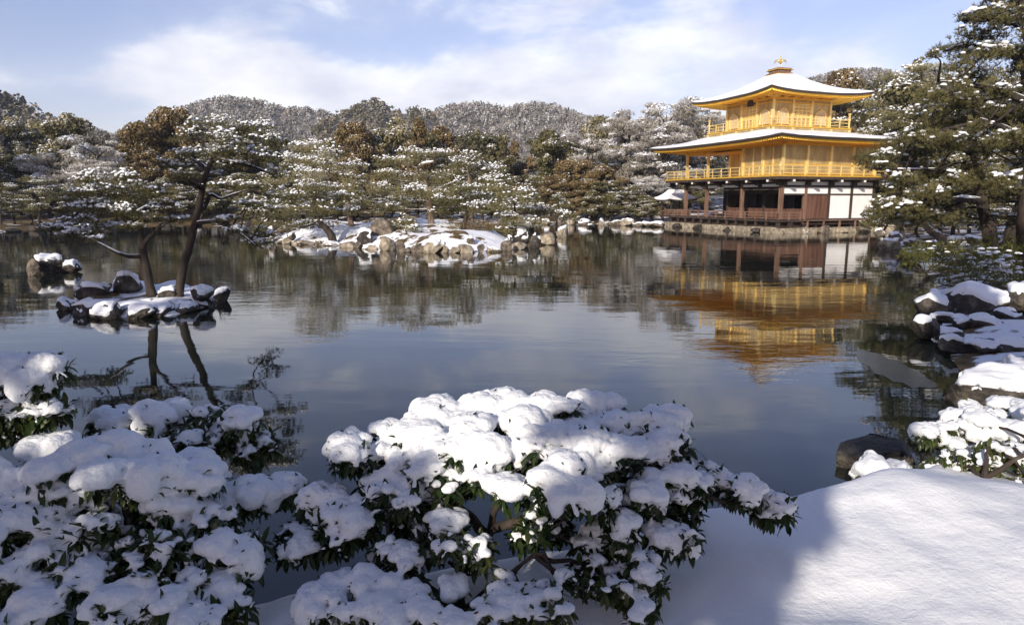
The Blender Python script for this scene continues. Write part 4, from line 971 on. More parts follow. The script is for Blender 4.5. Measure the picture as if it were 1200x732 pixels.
# ---------------------------------------------------------------- the wood round the pond: prototypes
TQ = np.array([[-.5, -.32, 0], [.5, -.25, .08], [.42, .34, 0], [-.45, .3, -.08]])
def blob_tree(name, h, r, leafm, seed, kind='round', snow=.35, nleaf=9500, lsize=.21, barkm='bark'):
    rg = np.random.default_rng(seed); t = thing(name, (0, 0, 0)); mt, ml, ms = MB(), MB(), MB()
    lean = rg.normal(0, .05, 2); top = np.array([lean[0] * h, lean[1] * h, h * .8])
    q = wiggle(np.zeros(3) - [0, 0, .5], top, 8, .02 * h, rg); mt.tube(q, np.linspace(.045 * h ** .8 + .05, .03, 8), 7)
    m = 30 if kind == 'round' else 34
    cs = []; rs = []
    for i in range(m):
        if kind == 'round':
            a = rg.uniform(0, 6.28); zz = rg.uniform(.28, .97); w = math.sqrt(max(0, 1 - ((zz - .6) / .42) ** 2)); d = rg.uniform(.35, 1) * w * r * .85
            cs.append((d * math.cos(a), d * math.sin(a), zz * h)); rs.append(rg.uniform(.20, .36) * r)
        elif kind == 'cone':
            zz = (i + .5) / m * .88 + .12; a = rg.uniform(0, 6.28); d = r * (1.02 - zz) * rg.uniform(.5, 1.0)
            cs.append((d * math.cos(a), d * math.sin(a), zz * h)); rs.append((.18 + .35 * (1 - zz)) * r)
        else:   # spreading, layered
            a = rg.uniform(0, 6.28); zz = rg.uniform(.35, 1.0); d = rg.uniform(.1, 1) ** .6 * r * (1.15 - .55 * zz)
            cs.append((d * math.cos(a), d * math.sin(a), zz * h * (1 - .12 * d / r))); rs.append(rg.uniform(.2, .34) * r)
    cs = np.array(cs) + q[-1] * [1, 1, 0] * .8; rs = np.array(rs)
    for c_, r0 in zip(cs, rs):
        k = np.argmin(np.abs(q[:, 2] - c_[2] * .72)); mt.tube(wiggle(q[k], c_, 5, .05 * r, rg), np.linspace(.02 * h ** .7, .012, 5), 5)
    w = rg.choice(m, nleaf, p=rs ** 2 / (rs ** 2).sum()); u = unit(rg.normal(size=(nleaf, 3)) + [0, 0, .25]); rad_ = rs[w] * rg.uniform(.55, 1.05, nleaf)
    sq = np.array([1, 1, .72 if kind != 'flat' else .38]); p = cs[w] + u * rad_[:, None] * sq
    p += .10 * r * vnoise(p, 3.0 / r * 1.5, seed)[:, None] * u
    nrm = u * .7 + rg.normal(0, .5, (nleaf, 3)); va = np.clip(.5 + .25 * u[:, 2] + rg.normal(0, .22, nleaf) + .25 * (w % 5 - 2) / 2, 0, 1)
    S = np.stack([rg.uniform(.7, 1.4, nleaf) * lsize] * 2 + [np.full(nleaf, lsize)], -1)
    if name == 'frosted_tree': S[:, 1] *= .28; S[:, 0] *= 1.6
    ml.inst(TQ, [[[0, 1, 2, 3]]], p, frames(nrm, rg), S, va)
    up = np.where((u[:, 2] > .25) & (rg.random(nleaf) < snow * 1.5) & (vnoise(p, 1.9, seed + 5) > .15))[0]
    V = np.array([[1, 0, 0], [.3, .95, 0], [-.8, .6, 0], [-.8, -.6, 0], [.3, -.95, 0], [0, 0, .55]]); F = np.array([[0, 1, 5], [1, 2, 5], [2, 3, 5], [3, 4, 5], [4, 0, 5]])
    ms.inst(V, [F], p[up] + [0, 0, .04], frames(rg.normal(0, .25, (len(up), 3)) + [0, 0, 1] + .5 * u[up], rg), rg.uniform(.25, .7, len(up)) * lsize * 1.1)
    for nm, b_, m_, s_ in (('trunk', mt, M[barkm], True), ('crown', ml, M[leafm], False), ('snow_cover', ms, M['snow_far'], False)): obj(nm, b_, m_, t, smooth=s_)
    t['h'] = h; return t
def far_pine(seed, h, r, leaf='pine_warm', snow=.5, dens=.55, npad=15):
    rg = np.random.default_rng(seed); t = thing('snowy_pine', (0, 0, 0)); tr = wiggle(np.array([0, 0, -.4]), np.array([rg.normal(0, .06) * h, rg.normal(0, .06) * h, h * .92]), 7, .035 * h, rg)
    pads = []
    for i in range(npad):
        z = h * (.30 + .68 * (i + .5) / npad); k = min(6, int(z / h * 7)); a = i * 2.4 + rg.normal(0, .5); d = r * (1.1 - .65 * z / h) * rg.uniform(.35, .95)
        pads.append((np.array([tr[k][0] + d * math.cos(a), tr[k][1] + d * math.sin(a), z]), r * rg.uniform(.38, .55), r * rg.uniform(.35, .5), .06 * h * rg.uniform(.6, 1)))
    pine_parts(tr, [], pads, rg, .20, dens, snow, .014 * h + .05, 'bark', leaf, 7, 0, root=t, snow_branch=False, lump=.85, nw=.10); t['h'] = h; return t
PROTO = {
 'olive': [blob_tree('evergreen_tree', 8, 3.2, 'leaf_olive', s_, 'round', .22) for s_ in (1, 2, 3)],
 'dark': [blob_tree('evergreen_tree', 9, 3.0, 'leaf_dark', s_, 'round', .16) for s_ in (4, 5)],
 'ochre': [blob_tree('rusty_tree', 9, 3.0, 'leaf_ochre', s_, 'round', .08) for s_ in (6, 7)] + [blob_tree('rusty_tree', 9, 2.6, 'leaf_ochre', 8, 'cone', .1)],
 'cedar': [blob_tree('cedar_tree', 11, 2.8, 'leaf_olive', s_, 'cone', .2) for s_ in (9, 10)],
 'frost': [blob_tree('frosted_tree', 9, 3.6, 'twig_grey', s_, 'flat', .55, 12000, .18) for s_ in (11, 12, 13)],
 'layer': [blob_tree('layered_tree', 8, 3.8, 'leaf_olive', s_, 'flat', .42) for s_ in (14, 15)],
 'pine': [far_pine(20 + i, 9, 3.4, 'pine_warm' if i % 2 else 'pine', .62) for i in range(4)],
}
KLAB = {'olive': ('olive green broadleaf evergreen', 'evergreen tree'), 'dark': ('very dark green evergreen', 'evergreen tree'), 'ochre': ('rusty brown leafed tree', 'tree'), 'cedar': ('pointed conical cedar', 'cedar tree'),
        'frost': ('frost whitened bare tree', 'bare tree'), 'layer': ('snow streaked layered tree', 'tree'), 'pine': ('snowy pine', 'pine tree')}
USED = set(); rt = np.random.default_rng(99)
def plant(kind, px, Y, ztop_px, row, squash=None):
    """a tree whose crown top shows at (px, ztop_px), standing on the terrain at depth Y"""
    x = (px - 600) / F_PX * Y * 1.0; d = ray(px, 240); x = d[0] / d[1] * Y
    zg = float(terrain_h(np.array([[x, Y]]))[0]); top = D(px, ztop_px, Y)[2]
    pr = PROTO[kind][int(rt.integers(len(PROTO[kind])))]; s_ = (top - zg) / pr['h']
    if s_ <= .12: return None
    key = pr.name
    if key in USED: t = copy_tree(pr)
    else: t = pr; USED.add(key)
    wd = squash if squash else min(1.5, max(.75, 1.0 / s_ ** .35)); t.location = (x, Y, zg); t.scale = (s_ * wd, s_ * wd, s_); t.rotation_euler = (0, 0, rt.uniform(0, 6.28))
    lab, cat = KLAB[kind]; t['category'] = cat; t['group'] = 'trees in the ' + row
    register(t, '@ ' + lab + ' from left in the ' + row); return t
def sky_line(px): return 6 + float(np.interp(px, (-80, 0, 40, 75, 105, 130, 150, 165, 190, 222, 260, 300, 340, 380, 420, 460, 500, 545, 590, 640, 665, 690, 720, 745, 775, 805, 850, 960, 1000, 1040, 1075, 1110, 1160, 1280),
                                     (126, 134, 142, 138, 132, 146, 150, 138, 132, 130, 138, 142, 150, 150, 146, 142, 146, 148, 152, 150, 148, 140, 132, 120, 104, 104, 118, 104, 98, 92, 78, 72, 70, 60)))
def pickk(px, row):
    if px < 60: w = {'olive': 3, 'dark': 4, 'layer': 1, 'frost': 1}
    elif px < 150: w = {'olive': 4, 'dark': 2, 'frost': 3, 'layer': 2}
    elif px < 240: w = {'ochre': 5, 'olive': 2, 'layer': 1}
    elif px < 420: w = {'olive': 3, 'ochre': 2, 'dark': 1, 'pine': 3, 'layer': 2}
    elif px < 560: w = {'ochre': 3.5, 'olive': 3, 'dark': 2, 'pine': 1.5}
    elif px < 660: w = {'ochre': 3, 'olive': 3, 'frost': 1.5, 'dark': 1.5, 'cedar': 1}
    elif px < 900: w = {'frost': 5, 'layer': 2.5, 'olive': 2, 'ochre': 1.2, 'pine': 2}
    else: w = {'pine': 5, 'layer': 3, 'frost': 1, 'cedar': .6}
    ks = list(w); p = np.array([w[k] for k in ks], float); return ks[int(rt.choice(len(ks), p=p / p.sum()))]
if True:
    # topmost row sets the skyline, nearer rows step down to the water
    for row, Yr, frac, step in (('topmost row against the sky', 98, 1.0, 26), ('high row below the skyline', 88, .74, 27), ('middle row of the wood', 79, .52, 26), ('lower row near the shore', 71.5, .34, 23)):
        px = -60 + rt.uniform(0, 10)
        while px < 1260:
            Yk = Yr + rt.uniform(-2.5, 2.5) + (8 if px > 820 else 0) - (10 if px < 40 else 0)
            top = 250 - (250 - sky_line(px)) * frac + rt.uniform(-2, 10) * (1 if frac == 1 else 1.4)
            blocked = (835 < px < 975 and frac < 1) 
            if not blocked: plant(pickk(px, row), px, Yk, top, row)
            px += step * rt.uniform(.72, 1.2)
    # tall accents
    for kind, px, Y_, top, row in (('ochre', 418, 84, 148, 'tall group behind the island'), ('ochre', 500, 84, 140, 'tall group behind the island'), ('dark', 574, 80, 152, 'tall group behind the island'), ('olive', 455, 86, 142, 'tall group behind the island'),
                                   ('cedar', 590, 78, 160, 'tall group behind the island'), ('frost', 690, 80, 150, 'frosted slope left of the pavilion'), ('frost', 735, 82, 126, 'frosted slope left of the pavilion'), ('frost', 790, 80, 102, 'frosted slope left of the pavilion'),
                                   ('frost', 770, 76, 140, 'frosted slope left of the pavilion'), ('ochre', 672, 70, 186, 'frosted slope left of the pavilion'), ('ochre', 697, 67, 196, 'frosted slope left of the pavilion'), ('olive', 655, 78, 158, 'frosted slope left of the pavilion'),
                                   ('ochre', 205, 76, 132, 'group behind the islet pines'), ('ochre', 178, 74, 142, 'group behind the islet pines'), ('ochre', 190, 70, 180, 'group behind the islet pines'), ('olive', 85, 74, 140, 'group behind the islet pines'),
                                   ('frost', 110, 66, 156, 'group behind the islet pines'), ('frost', 60, 64, 170, 'group behind the islet pines'),
                                   ('pine', 1010, 70, 96, 'slope right of the pavilion'), ('pine', 1050, 66, 80, 'slope right of the pavilion'), ('pine', 1035, 60, 128, 'slope right of the pavilion'), ('layer', 1080, 58, 92, 'slope right of the pavilion'),
                                   ('cedar', 1058, 72, 74, 'slope right of the pavilion'), ('pine', 1110, 52, 110, 'slope right of the pavilion'), ('layer', 1040, 54, 178, 'slope right of the pavilion'), ('pine', 1075, 48, 170, 'slope right of the pavilion'), ('pine', 1150, 46, 120, 'slope right of the pavilion'),
                                   ('ochre', 968, 92, 88, 'slope right of the pavilion'), ('pine', 1120, 40, 190, 'slope right of the pavilion'), ('pine', 1190, 40, 150, 'slope right of the pavilion'), ('layer', 1020, 62, 150, 'slope right of the pavilion')):
        plant(kind, px, Y_, top, row)
    # shoreline row: small pines and shrubs at the water
    row = 'shoreline row at the water'; px = -20
    while px < 770:
        Yk = float(np.interp(px, (-20, 50, 110, 250, 640, 776), (50, 54, 58, 62.5, 65, 60))) + rt.uniform(.8, 3.5)
        k = ['pine', 'layer', 'pine', 'olive'][int(rt.integers(4))] if px < 640 else ['pine', 'layer', 'ochre', 'pine', 'olive'][int(rt.integers(5))]
        plant(k, px, Yk, rt.uniform(206, 238), row); px += rt.uniform(13, 24)
    for px in (700, 715, 732, 748, 764, 778, 792):
        plant(['pine', 'olive', 'layer'][px % 3], px, 63 + rt.uniform(0, 2), rt.uniform(218, 244), 'shrubs beside the fishing pavilion')
    for k_ in range(9):
        plant(['pine', 'layer'][k_ % 2], 1042 + k_ * 20, 36 + rt.uniform(-2, 4), rt.uniform(222, 244), 'low growth under the right pine')
for lst in PROTO.values():                 # prototypes that were never planted leave the scene
    for pr in lst:
        if pr.name not in USED:
            for ch in list(pr.children): bpy.data.objects.remove(ch)
            bpy.data.objects.remove(pr)
        else: del pr['h']

# ---------------------------------------------------------------- big pines on the right
rng = np.random.default_rng(21)
def leftb(y): return float(np.interp(y, (0, 24, 60, 100, 140, 170, 180, 195, 205, 222, 245, 262), (1160, 1135, 1105, 1092, 1075, 1050, 1025, 1012, 1040, 1040, 1022, 1040)))
def fillpads(y0, y1, x1, stepx, stepy, Y, rx, rz, drop=.12, jit=9):
    out = []; y = y0
    while y < y1:
        x = leftb(y) + rng.uniform(14, 24)
        while x < x1:
            if rng.random() > drop: out.append((x + rng.uniform(-4, 4), y + rng.uniform(-jit, jit), rx * rng.uniform(.75, 1.2), rz * rng.uniform(.8, 1.2)))
            x += stepx * rng.uniform(.8, 1.25)
        y += stepy
    return out
Y = 21.0; gb = D(1166, 292, Y); gb[2] = float(terrain_h(gb[None, :2])[0])
make_pine('pine_tree', 'large snow laden pine right of the pavilion, branches reaching over its doors', 'pine tree', gb, 'big pines on the right bank', trunk=[gb - [0, 0, .2]] + pxline(((1160, 270), (1152, 245), (1150, 215), (1140, 180), (1146, 140), (1140, 110)), Y),
    branches=[pxline(((1150, 236), (1115, 232), (1080, 236), (1030, 240)), Y, -1.5), pxline(((1150, 212), (1110, 200), (1060, 200), (1015, 196)), Y, -1.0), pxline(((1142, 180), (1110, 165), (1080, 150)), Y, .8), pxline(((1150, 220), (1180, 205), (1215, 195)), Y, .5)],
    pads=pxpads([(1030, 196, 18, 5), (1052, 188, 22, 6), (1070, 198, 22, 7), (1060, 180, 18, 5), (1080, 207, 24, 7), (1060, 214, 22, 6), (1036, 243, 18, 6), (1054, 240, 24, 7), (1066, 238, 26, 9), (1052, 254, 24, 7), (1090, 232, 26, 9), (1076, 256, 24, 7), (1052, 226, 18, 6), (1058, 170, 16, 6), (1076, 164, 22, 8), (1090, 178, 24, 8)] +
                fillpads(118, 266, 1240, 30, 15, Y, 25, 10, .06), Y, rng, 2.4), rng=rng, size=.12, dens=1.45, snow=.4, trunk_r=.19, needles=9, sub=1, lump=.92, nw=.055, merge=.024)
Y = 19.0; gb = D(1202, 296, Y); gb[2] = float(terrain_h(gb[None, :2])[0])
make_pine('pine_tree', 'tall dark pine at the right edge with crown rising out of view', 'pine tree', gb, 'big pines on the right bank', trunk=[gb - [0, 0, .2]] + pxline(((1200, 262), (1204, 220), (1210, 170), (1200, 110), (1206, 50), (1195, -20), (1200, -60)), Y),
    branches=[pxline(((1204, 120), (1170, 105), (1130, 98), (1100, 96)), Y, -.8), pxline(((1202, 70), (1170, 60), (1130, 52), (1108, 60)), Y, .8), pxline(((1200, 20), (1170, 22), (1140, 24)), Y, -.6), pxline(((1208, 170), (1180, 150), (1150, 140)), Y, -1.2)],
    pads=pxpads(fillpads(-40, 175, 1245, 30, 14, Y, 24, 9, .16) + [(1110, 58, 14, 5), (1098, 66, 12, 5), (1130, 24, 14, 5)], Y, rng, 1.8), rng=rng, size=.12, dens=1.45, snow=.4, trunk_r=.17, needles=9, sub=1, lump=.92, nw=.055, merge=.024)
Y = 23.5; gb = D(1182, 288, Y); gb[2] = float(terrain_h(gb[None, :2])[0])
make_pine('pine_tree', 'slanting dark trunk between the two big right pines with small crown', 'pine tree', gb, 'big pines on the right bank', trunk=[gb - [0, 0, .2]] + pxline(((1184, 272), (1192, 250), (1200, 220), (1206, 180)), Y),
    branches=[], pads=pxpads([(1190, 190, 26, 9), (1215, 205, 26, 9), (1180, 215, 26, 9), (1205, 232, 26, 9), (1225, 180, 26, 9)], Y, rng, 1.0), rng=rng, size=.125, dens=.8, snow=.3, trunk_r=.2, needles=8, sub=1, nw=.055)
Y = 27.5; gb = D(1116, 287, Y); gb[2] = float(terrain_h(gb[None, :2])[0])
make_pine('pine_tree', 'pine leaning left with pale snow lined trunk beside the right water edge', 'pine tree', gb, 'big pines on the right bank', trunk=[gb - [0, 0, .2]] + pxline(((1104, 279), (1090, 271), (1080, 260), (1070, 248)), Y),
    branches=[], pads=pxpads([(1044, 258, 20, 6), (1060, 252, 24, 8), (1075, 248, 24, 8), (1098, 250, 24, 8), (1060, 264, 24, 6), (1120, 256, 22, 7), (1056, 244, 20, 6)], Y, rng, 1.0), rng=rng, size=.14, dens=1.0, snow=.35, trunk_r=.17, bark='bark_pale', leaf='pine_warm', needles=8, sub=1, nw=.06)

# low evergreen ground shrubs of the right bank
def mound_shrub(px, py, Y, w_px, h_px, label, leaf='moss', snow=.10, size=.11, group='low green shrubs of the right bank'):
    s_ = Y / F_PX; c = D(px, py, Y); zg = float(terrain_h(c[None, :2])[0]); rx, rz = w_px * s_ / 2 * 1.1, h_px * s_ * 1.35
    zb = max(zg, c[2] - .1) if c[2] > zg else c[2]
    t = thing('low_shrub', (c[0], c[1], min(zb, c[2])), label, 'shrub', group); nn = int(rx * rx * .8 / size ** 2 * 6) + 60
    a = rng.uniform(0, 6.28, nn); d = np.sqrt(rng.random(nn)); z = np.sqrt(np.clip(1 - d * d, 0, 1)) * rng.uniform(.3, 1.05, nn)
    p = np.column_stack([rx * d * np.cos(a), rx * .75 * d * np.sin(a), rz * z]) + c; p[:, 2] += .12 * rz * vnoise(p, 3, 4)
    ml, ms, mt = MB(), MB(), MB(); T, TF = tuft(8, 1.0, .06, 5); out = np.column_stack([d * np.cos(a), d * np.sin(a), z + .3]) + rng.normal(0, .3, (nn, 3))
    ml.inst(T, [TF], p, frames(out, rng), size * rng.uniform(.7, 1.3, nn), rng.random(nn))
    for k in range(6): e = p[rng.integers(nn)]; mt.tube([c - [0, 0, .1], (c + e) / 2 - [0, 0, .05], e], [.02, .015, .008], 4)
    up = (z > .35) & (rng.random(nn) < snow) & (vnoise(p, 2.5, 8) > 0)
    obj('stems', mt, M['bark'], t, tuple(t.location)); obj('foliage', ml, M[leaf], t, tuple(t.location))
    if up.sum(): snow_lumps(ms, p[up] + [0, 0, size * .4], size * rng.uniform(.4, .9, up.sum()), rng, 1, .5); obj('snow_cover', ms, M['snow'], t, tuple(t.location), True)
    return t
mound_shrub(1085, 316, 18.5, 54, 24, 'feathery pale green shrub hanging over the water at the right bank')
mound_shrub(1075, 304, 21, 36, 18, 'small yellow green shrub behind the feathery one at the right bank')
mound_shrub(1125, 308, 20, 70, 22, 'wide olive green shrub on the right bank below the leaning pine')
mound_shrub(1175, 312, 18.5, 80, 26, 'broad grass green shrub below the big right pine trunk')
mound_shrub(1145, 336, 15.8, 90, 26, 'dark green shrub with snow line above the large flat rock', snow=.45)
mound_shrub(1195, 340, 16.4, 50, 34, 'green shrub at the right edge above the flat snowy rocks', snow=.3)
# thin dry twigs in front of the flat rock
mb = MB(); q = D(1124, 364, 14.6)
for k in range(7):
    a = rng.uniform(-1, 1); mb.tube(wiggle(q, q + [.22 * a, .1 * rng.normal(), .55 + .15 * rng.random()], 6, .015, rng), np.linspace(.008, .002, 6), 4)
o = obj('dry_stalks', mb, M['leaf_ochre'], base=tuple(q)); tag(o, 'fan of thin tan stalks in front of the large flat rock', 'plant')

# ---------------------------------------------------------------- foreground shrubs loaded with snow
def blade():
    V = []; F = []; st = ((0, .02, 0), (.22, .12, .02), (.5, .17, .03), (.78, .11, -.02), (1.0, .0, -.09))
    for z, w, b in st: V += [(-w, b + .25 * w, z), (0, b, z), (w, b + .25 * w, z)]
    for i in range(4):
        for j in range(2): a = i * 3 + j; F.append((a, a + 1, a + 4, a + 3))
    return np.array(V), np.array(F)
BL, BF = blade()
def bush(label, base, stems, pads, seed, leaf_len=.070, group='snow laden shrubs on the near bank', name='snowy_shrub', spacing=.052, vox=.0075, dens_below=1.0, trunk_r=.02):
    """pads: (px, py, rx_px, rz_px, Y, heavy) - heavy 0..1 is how thick the snow lies"""
    rg = np.random.default_rng(seed); t = thing(name, tuple(base), label, 'shrub', group); base = np.array(base)
    mt, ml, ms = MB(), MB(), MB(); sk = []
    for st in stems:
        q = np.array(st, float); x = np.arange(len(q)); xi = np.linspace(0, len(q) - 1, len(q) * 4); q = np.column_stack([np.interp(xi, x, q[:, c]) for c in range(3)])
        for _ in range(3): q[1:-1] = .25 * q[:-2] + .5 * q[1:-1] + .25 * q[2:]
        q[1:-1] += rg.normal(0, .004, q[1:-1].shape); mt.tube(q, np.linspace(trunk_r, trunk_r * .35, len(q)), 8, wob=.12, rng=rg); sk.append(q)
    sk = np.vstack(sk) if sk else np.array([base])
    V1, F1 = ICO[2]
    for pd in pads:
        px, py, rxp, rzp, Y, hv = pd; py += 10 if (seed == 5 and py < 545) else 0; s_ = Y / F_PX; rx, rz = rxp * s_, rzp * s_; ry = rx * rg.uniform(.75, 1.0); c = D(px, py, Y)
        k = np.argmin(((sk - c) ** 2).sum(1) + 2 * np.maximum(sk[:, 2] - c[2], 0) ** 2)
        br = wiggle(sk[k], c - [0, 0, rz * .4], 6, .02, rg); mt.tube(br, np.linspace(.011, .007, 6), 6)
        # the pad is several lobes, each a low cushion of rosettes
        nl = max(4, int(rx * ry / .0095)); a = rg.uniform(0, 6.28, nl); d = rg.random(nl) ** .5 * .82
        lc = c + np.column_stack([rx * d * np.cos(a), ry * d * np.sin(a), rz * 1.35 * (np.sqrt(1 - d * d) - .6) + rg.normal(0, rz * .2, nl)])
        lr = rg.uniform(.038, .072, nl) * (1 + .2 * hv)
        for l_, r0 in zip(lc, lr):
            tw = wiggle(c - [0, 0, rz * .4], l_ - [0, 0, .02], 5, .012, rg); mt.tube(tw, np.linspace(.006, .0035, 5), 5)
            nr = int(2.2 * (r0 * 2 / spacing) ** 2 * .85) + 4; u = unit(rg.normal(size=(nr, 3)) + [0, 0, .35]); p = l_ + u * r0 * [1, 1, .62]
            for pp in p[:: 2]: mt.tube([l_ - [0, 0, .03], (l_ + pp) / 2 - [0, 0, .008], pp], [.0035, .003, .002], 4)
            # leaves: whorl round each tip, drooping
            nlv = 7; P_ = np.repeat(p, nlv, 0); ax = np.repeat(unit(u * [1, 1, .7] + [0, 0, .25]), nlv, 0)
            fr = frames(ax, rg, np.repeat(rg.uniform(0, 6.28, nr), nlv) + np.tile(np.arange(nlv) * 2.4, nr))
            an = rg.uniform(.9, 2.0, nr * nlv)[:, None]; dirv = fr[:, 0] * np.sin(an) + fr[:, 2] * np.cos(an) + [0, 0, -.30]
            dirv = unit(dirv); side = unit(np.cross(dirv, [0, 0, 1.]) + rg.normal(0, .18, dirv.shape)); nrm = unit(np.cross(dirv, side)); side = np.cross(nrm, dirv)
            nrm = np.where(nrm[:, 2:3] < 0, -nrm, nrm); Rm = np.stack([side, nrm, dirv], 1)
            S = leaf_len * rg.uniform(.6, 1.15, nr * nlv); va = np.clip(rg.normal(.45, .22, nr * nlv) + (rg.random(nr * nlv) < .03) * .5, 0, 1)
            ml.inst(BL, [BF], P_ + dirv * .004, Rm, S, va)
            # snow
            up = np.where((u[:, 2] > .10 + .3 * (1 - hv) * rg.random(nr)) & (rg.random(nr) < .55 + .4 * hv))[0]
            for q_ in p[up]:
                r1 = rg.uniform(.013, .031) * (1 + .35 * hv); Vb = V1 * [r1 * rg.uniform(.9, 1.35), r1 * rg.uniform(.9, 1.35), r1 * rg.uniform(.55, .8)]
                ms.add(Vb + q_ + [0, 0, .014 + .012 * hv], [F1])
            if hv > .35 and rg.random() < .35 + .6 * hv:
                # snow heaped on the cushion: many small clods, some slumping over its rim
                nc = int(6 + 12 * hv); ca = rg.uniform(0, 6.28, nc); cd = rg.random(nc) ** .5; hr = r0 * (.75 + .3 * hv)
                for a_, d_ in zip(ca, cd):
                    rc = rg.uniform(.018, .042) * (1 + .3 * hv); slump = d_ > .8 and rg.random() < .4
                    Vb = V1 * [rc * rg.uniform(.8, 1.4), rc * rg.uniform(.8, 1.4), rc * (1.5 if slump else rg.uniform(.6, .95))]
                    ms.add(Vb + l_ + [hr * d_ * math.cos(a_), hr * d_ * math.sin(a_), r0 * .62 * math.sqrt(max(0, 1.05 - d_ * d_)) + .012 - (.02 if slump else 0)], [F1])
            # snow lying on single leaves low down
            lf = np.where((nrm[:, 2] > .5) & (rg.random(nr * nlv) < .18))[0]
            for i_ in lf:
                L_ = S[i_]; Vb = V1 * [L_ * .17, .006, L_ * .38]; ms.add(Vb @ Rm[i_] + P_[i_] + dirv[i_] * L_ * .5 + nrm[i_] * .008, [F1])
    obj('stems', mt, M['bark'], t, tuple(base), True); obj('leaves', ml, M['camellia'], t, tuple(base), True)
    voxel_union(ms, vox, M['snow_near'], 'snow_cover', tuple(base), 3, t)
    return t
def gz(x, y): return float(terrain_h(np.array([[x, y]]))[0])
b = D(572, 690, 2.95); b[2] = gz(b[0], b[1])
bush('wide dome shaped snow laden shrub in the centre, gnarled dark stem showing', b,
     [[b - [0, 0, .1], D(570, 650, 2.95), D(575, 610, 2.95), D(590, 575, 2.95), D(610, 540, 2.95)], [D(572, 630, 2.95), D(545, 600, 2.95), D(500, 560, 3.0), D(460, 545, 3.05)],
      [D(590, 580, 2.95), D(650, 560, 3.0), D(720, 560, 3.0), D(800, 575, 2.95), D(860, 590, 2.9)], [D(575, 620, 2.95), D(640, 600, 2.8), D(690, 585, 2.75)], [D(572, 650, 2.95), D(500, 640, 2.8), D(430, 625, 2.75)],
      [D(700, 560, 3.0), D(750, 530, 3.15), D(790, 545, 3.1)], [D(600, 560, 2.95), D(560, 530, 3.1), D(520, 520, 3.1)]],
     [(640, 496, 78, 34, 3.25, 1), (560, 512, 66, 36, 3.15, 1), (470, 524, 64, 30, 3.1, .9), (722, 510, 64, 28, 3.25, .8), (785, 532, 44, 34, 3.15, .6), (610, 545, 74, 36, 2.85, 1), (700, 548, 56, 34, 2.95, .9), (430, 520, 34, 20, 3.15, .6),
      (855, 585, 46, 26, 3.0, .6), (800, 600, 40, 22, 2.95, .4), (895, 592, 24, 18, 3.0, .4), (760, 590, 40, 24, 2.95, .5), (815, 560, 22, 12, 3.1, .4),
      (395, 630, 44, 22, 2.8, .6), (440, 612, 56, 30, 2.85, .6), (500, 600, 46, 26, 2.85, .6), (345, 645, 28, 16, 2.8, .4), (660, 600, 56, 22, 2.8, .3), (735, 625, 50, 26, 2.8, .4), (800, 640, 36, 22, 2.75, .4), (540, 575, 40, 20, 2.95, .3), (650, 630, 50, 24, 2.85, .25), (700, 650, 50, 24, 2.75, .3), (600, 520, 60, 28, 3.05, 1.2), (660, 525, 60, 30, 3.05, 1.2), (520, 545, 46, 26, 3.0, .8), (760, 555, 46, 26, 3.05, .7), (640, 570, 60, 26, 2.75, .7), (470, 640, 50, 24, 2.75, .3), (520, 490, 50, 20, 3.35, 1), (590, 480, 56, 20, 3.4, 1), (690, 480, 60, 18, 3.4, 1), (760, 492, 46, 18, 3.35, .9), (410, 530, 30, 20, 3.05, .7), (490, 560, 46, 24, 2.95, .7), (720, 580, 56, 26, 2.85, .6), (830, 575, 36, 20, 3.05, .5), (590, 560, 56, 28, 2.9, .9), (500, 530, 56, 28, 3.05, 1), (690, 520, 60, 28, 3.1, 1), (780, 575, 46, 24, 2.95, .5), (460, 585, 46, 22, 2.9, .7), (390, 600, 40, 20, 2.9, .6)], 5, trunk_r=.026)
b = D(540, 735, 2.55); b[2] = gz(b[0], b[1])
bush('low leafy shrub with snow flecked leaves under the central dome shrub', b, [[b, b + [0, 0, .2]], [b, b + [.3, .1, .2]], [b, b + [-.3, .1, .2]]],
     [(470, 672, 54, 24, 2.65, .45), (540, 662, 50, 24, 2.6, .3), (430, 700, 60, 26, 2.5, .5), (520, 712, 62, 24, 2.45, .4), (610, 700, 56, 24, 2.5, .3), (680, 690, 54, 24, 2.55, .3), (650, 724, 60, 24, 2.4, .35), (730, 680, 40, 20, 2.6, .25), (740, 710, 40, 22, 2.5, .2), (570, 730, 60, 20, 2.35, .4), (450, 735, 60, 22, 2.35, .5), (385, 725, 40, 20, 2.45, .5)], 6, leaf_len=.055)
b = D(150, 760, 2.5); b[2] = gz(b[0], b[1])
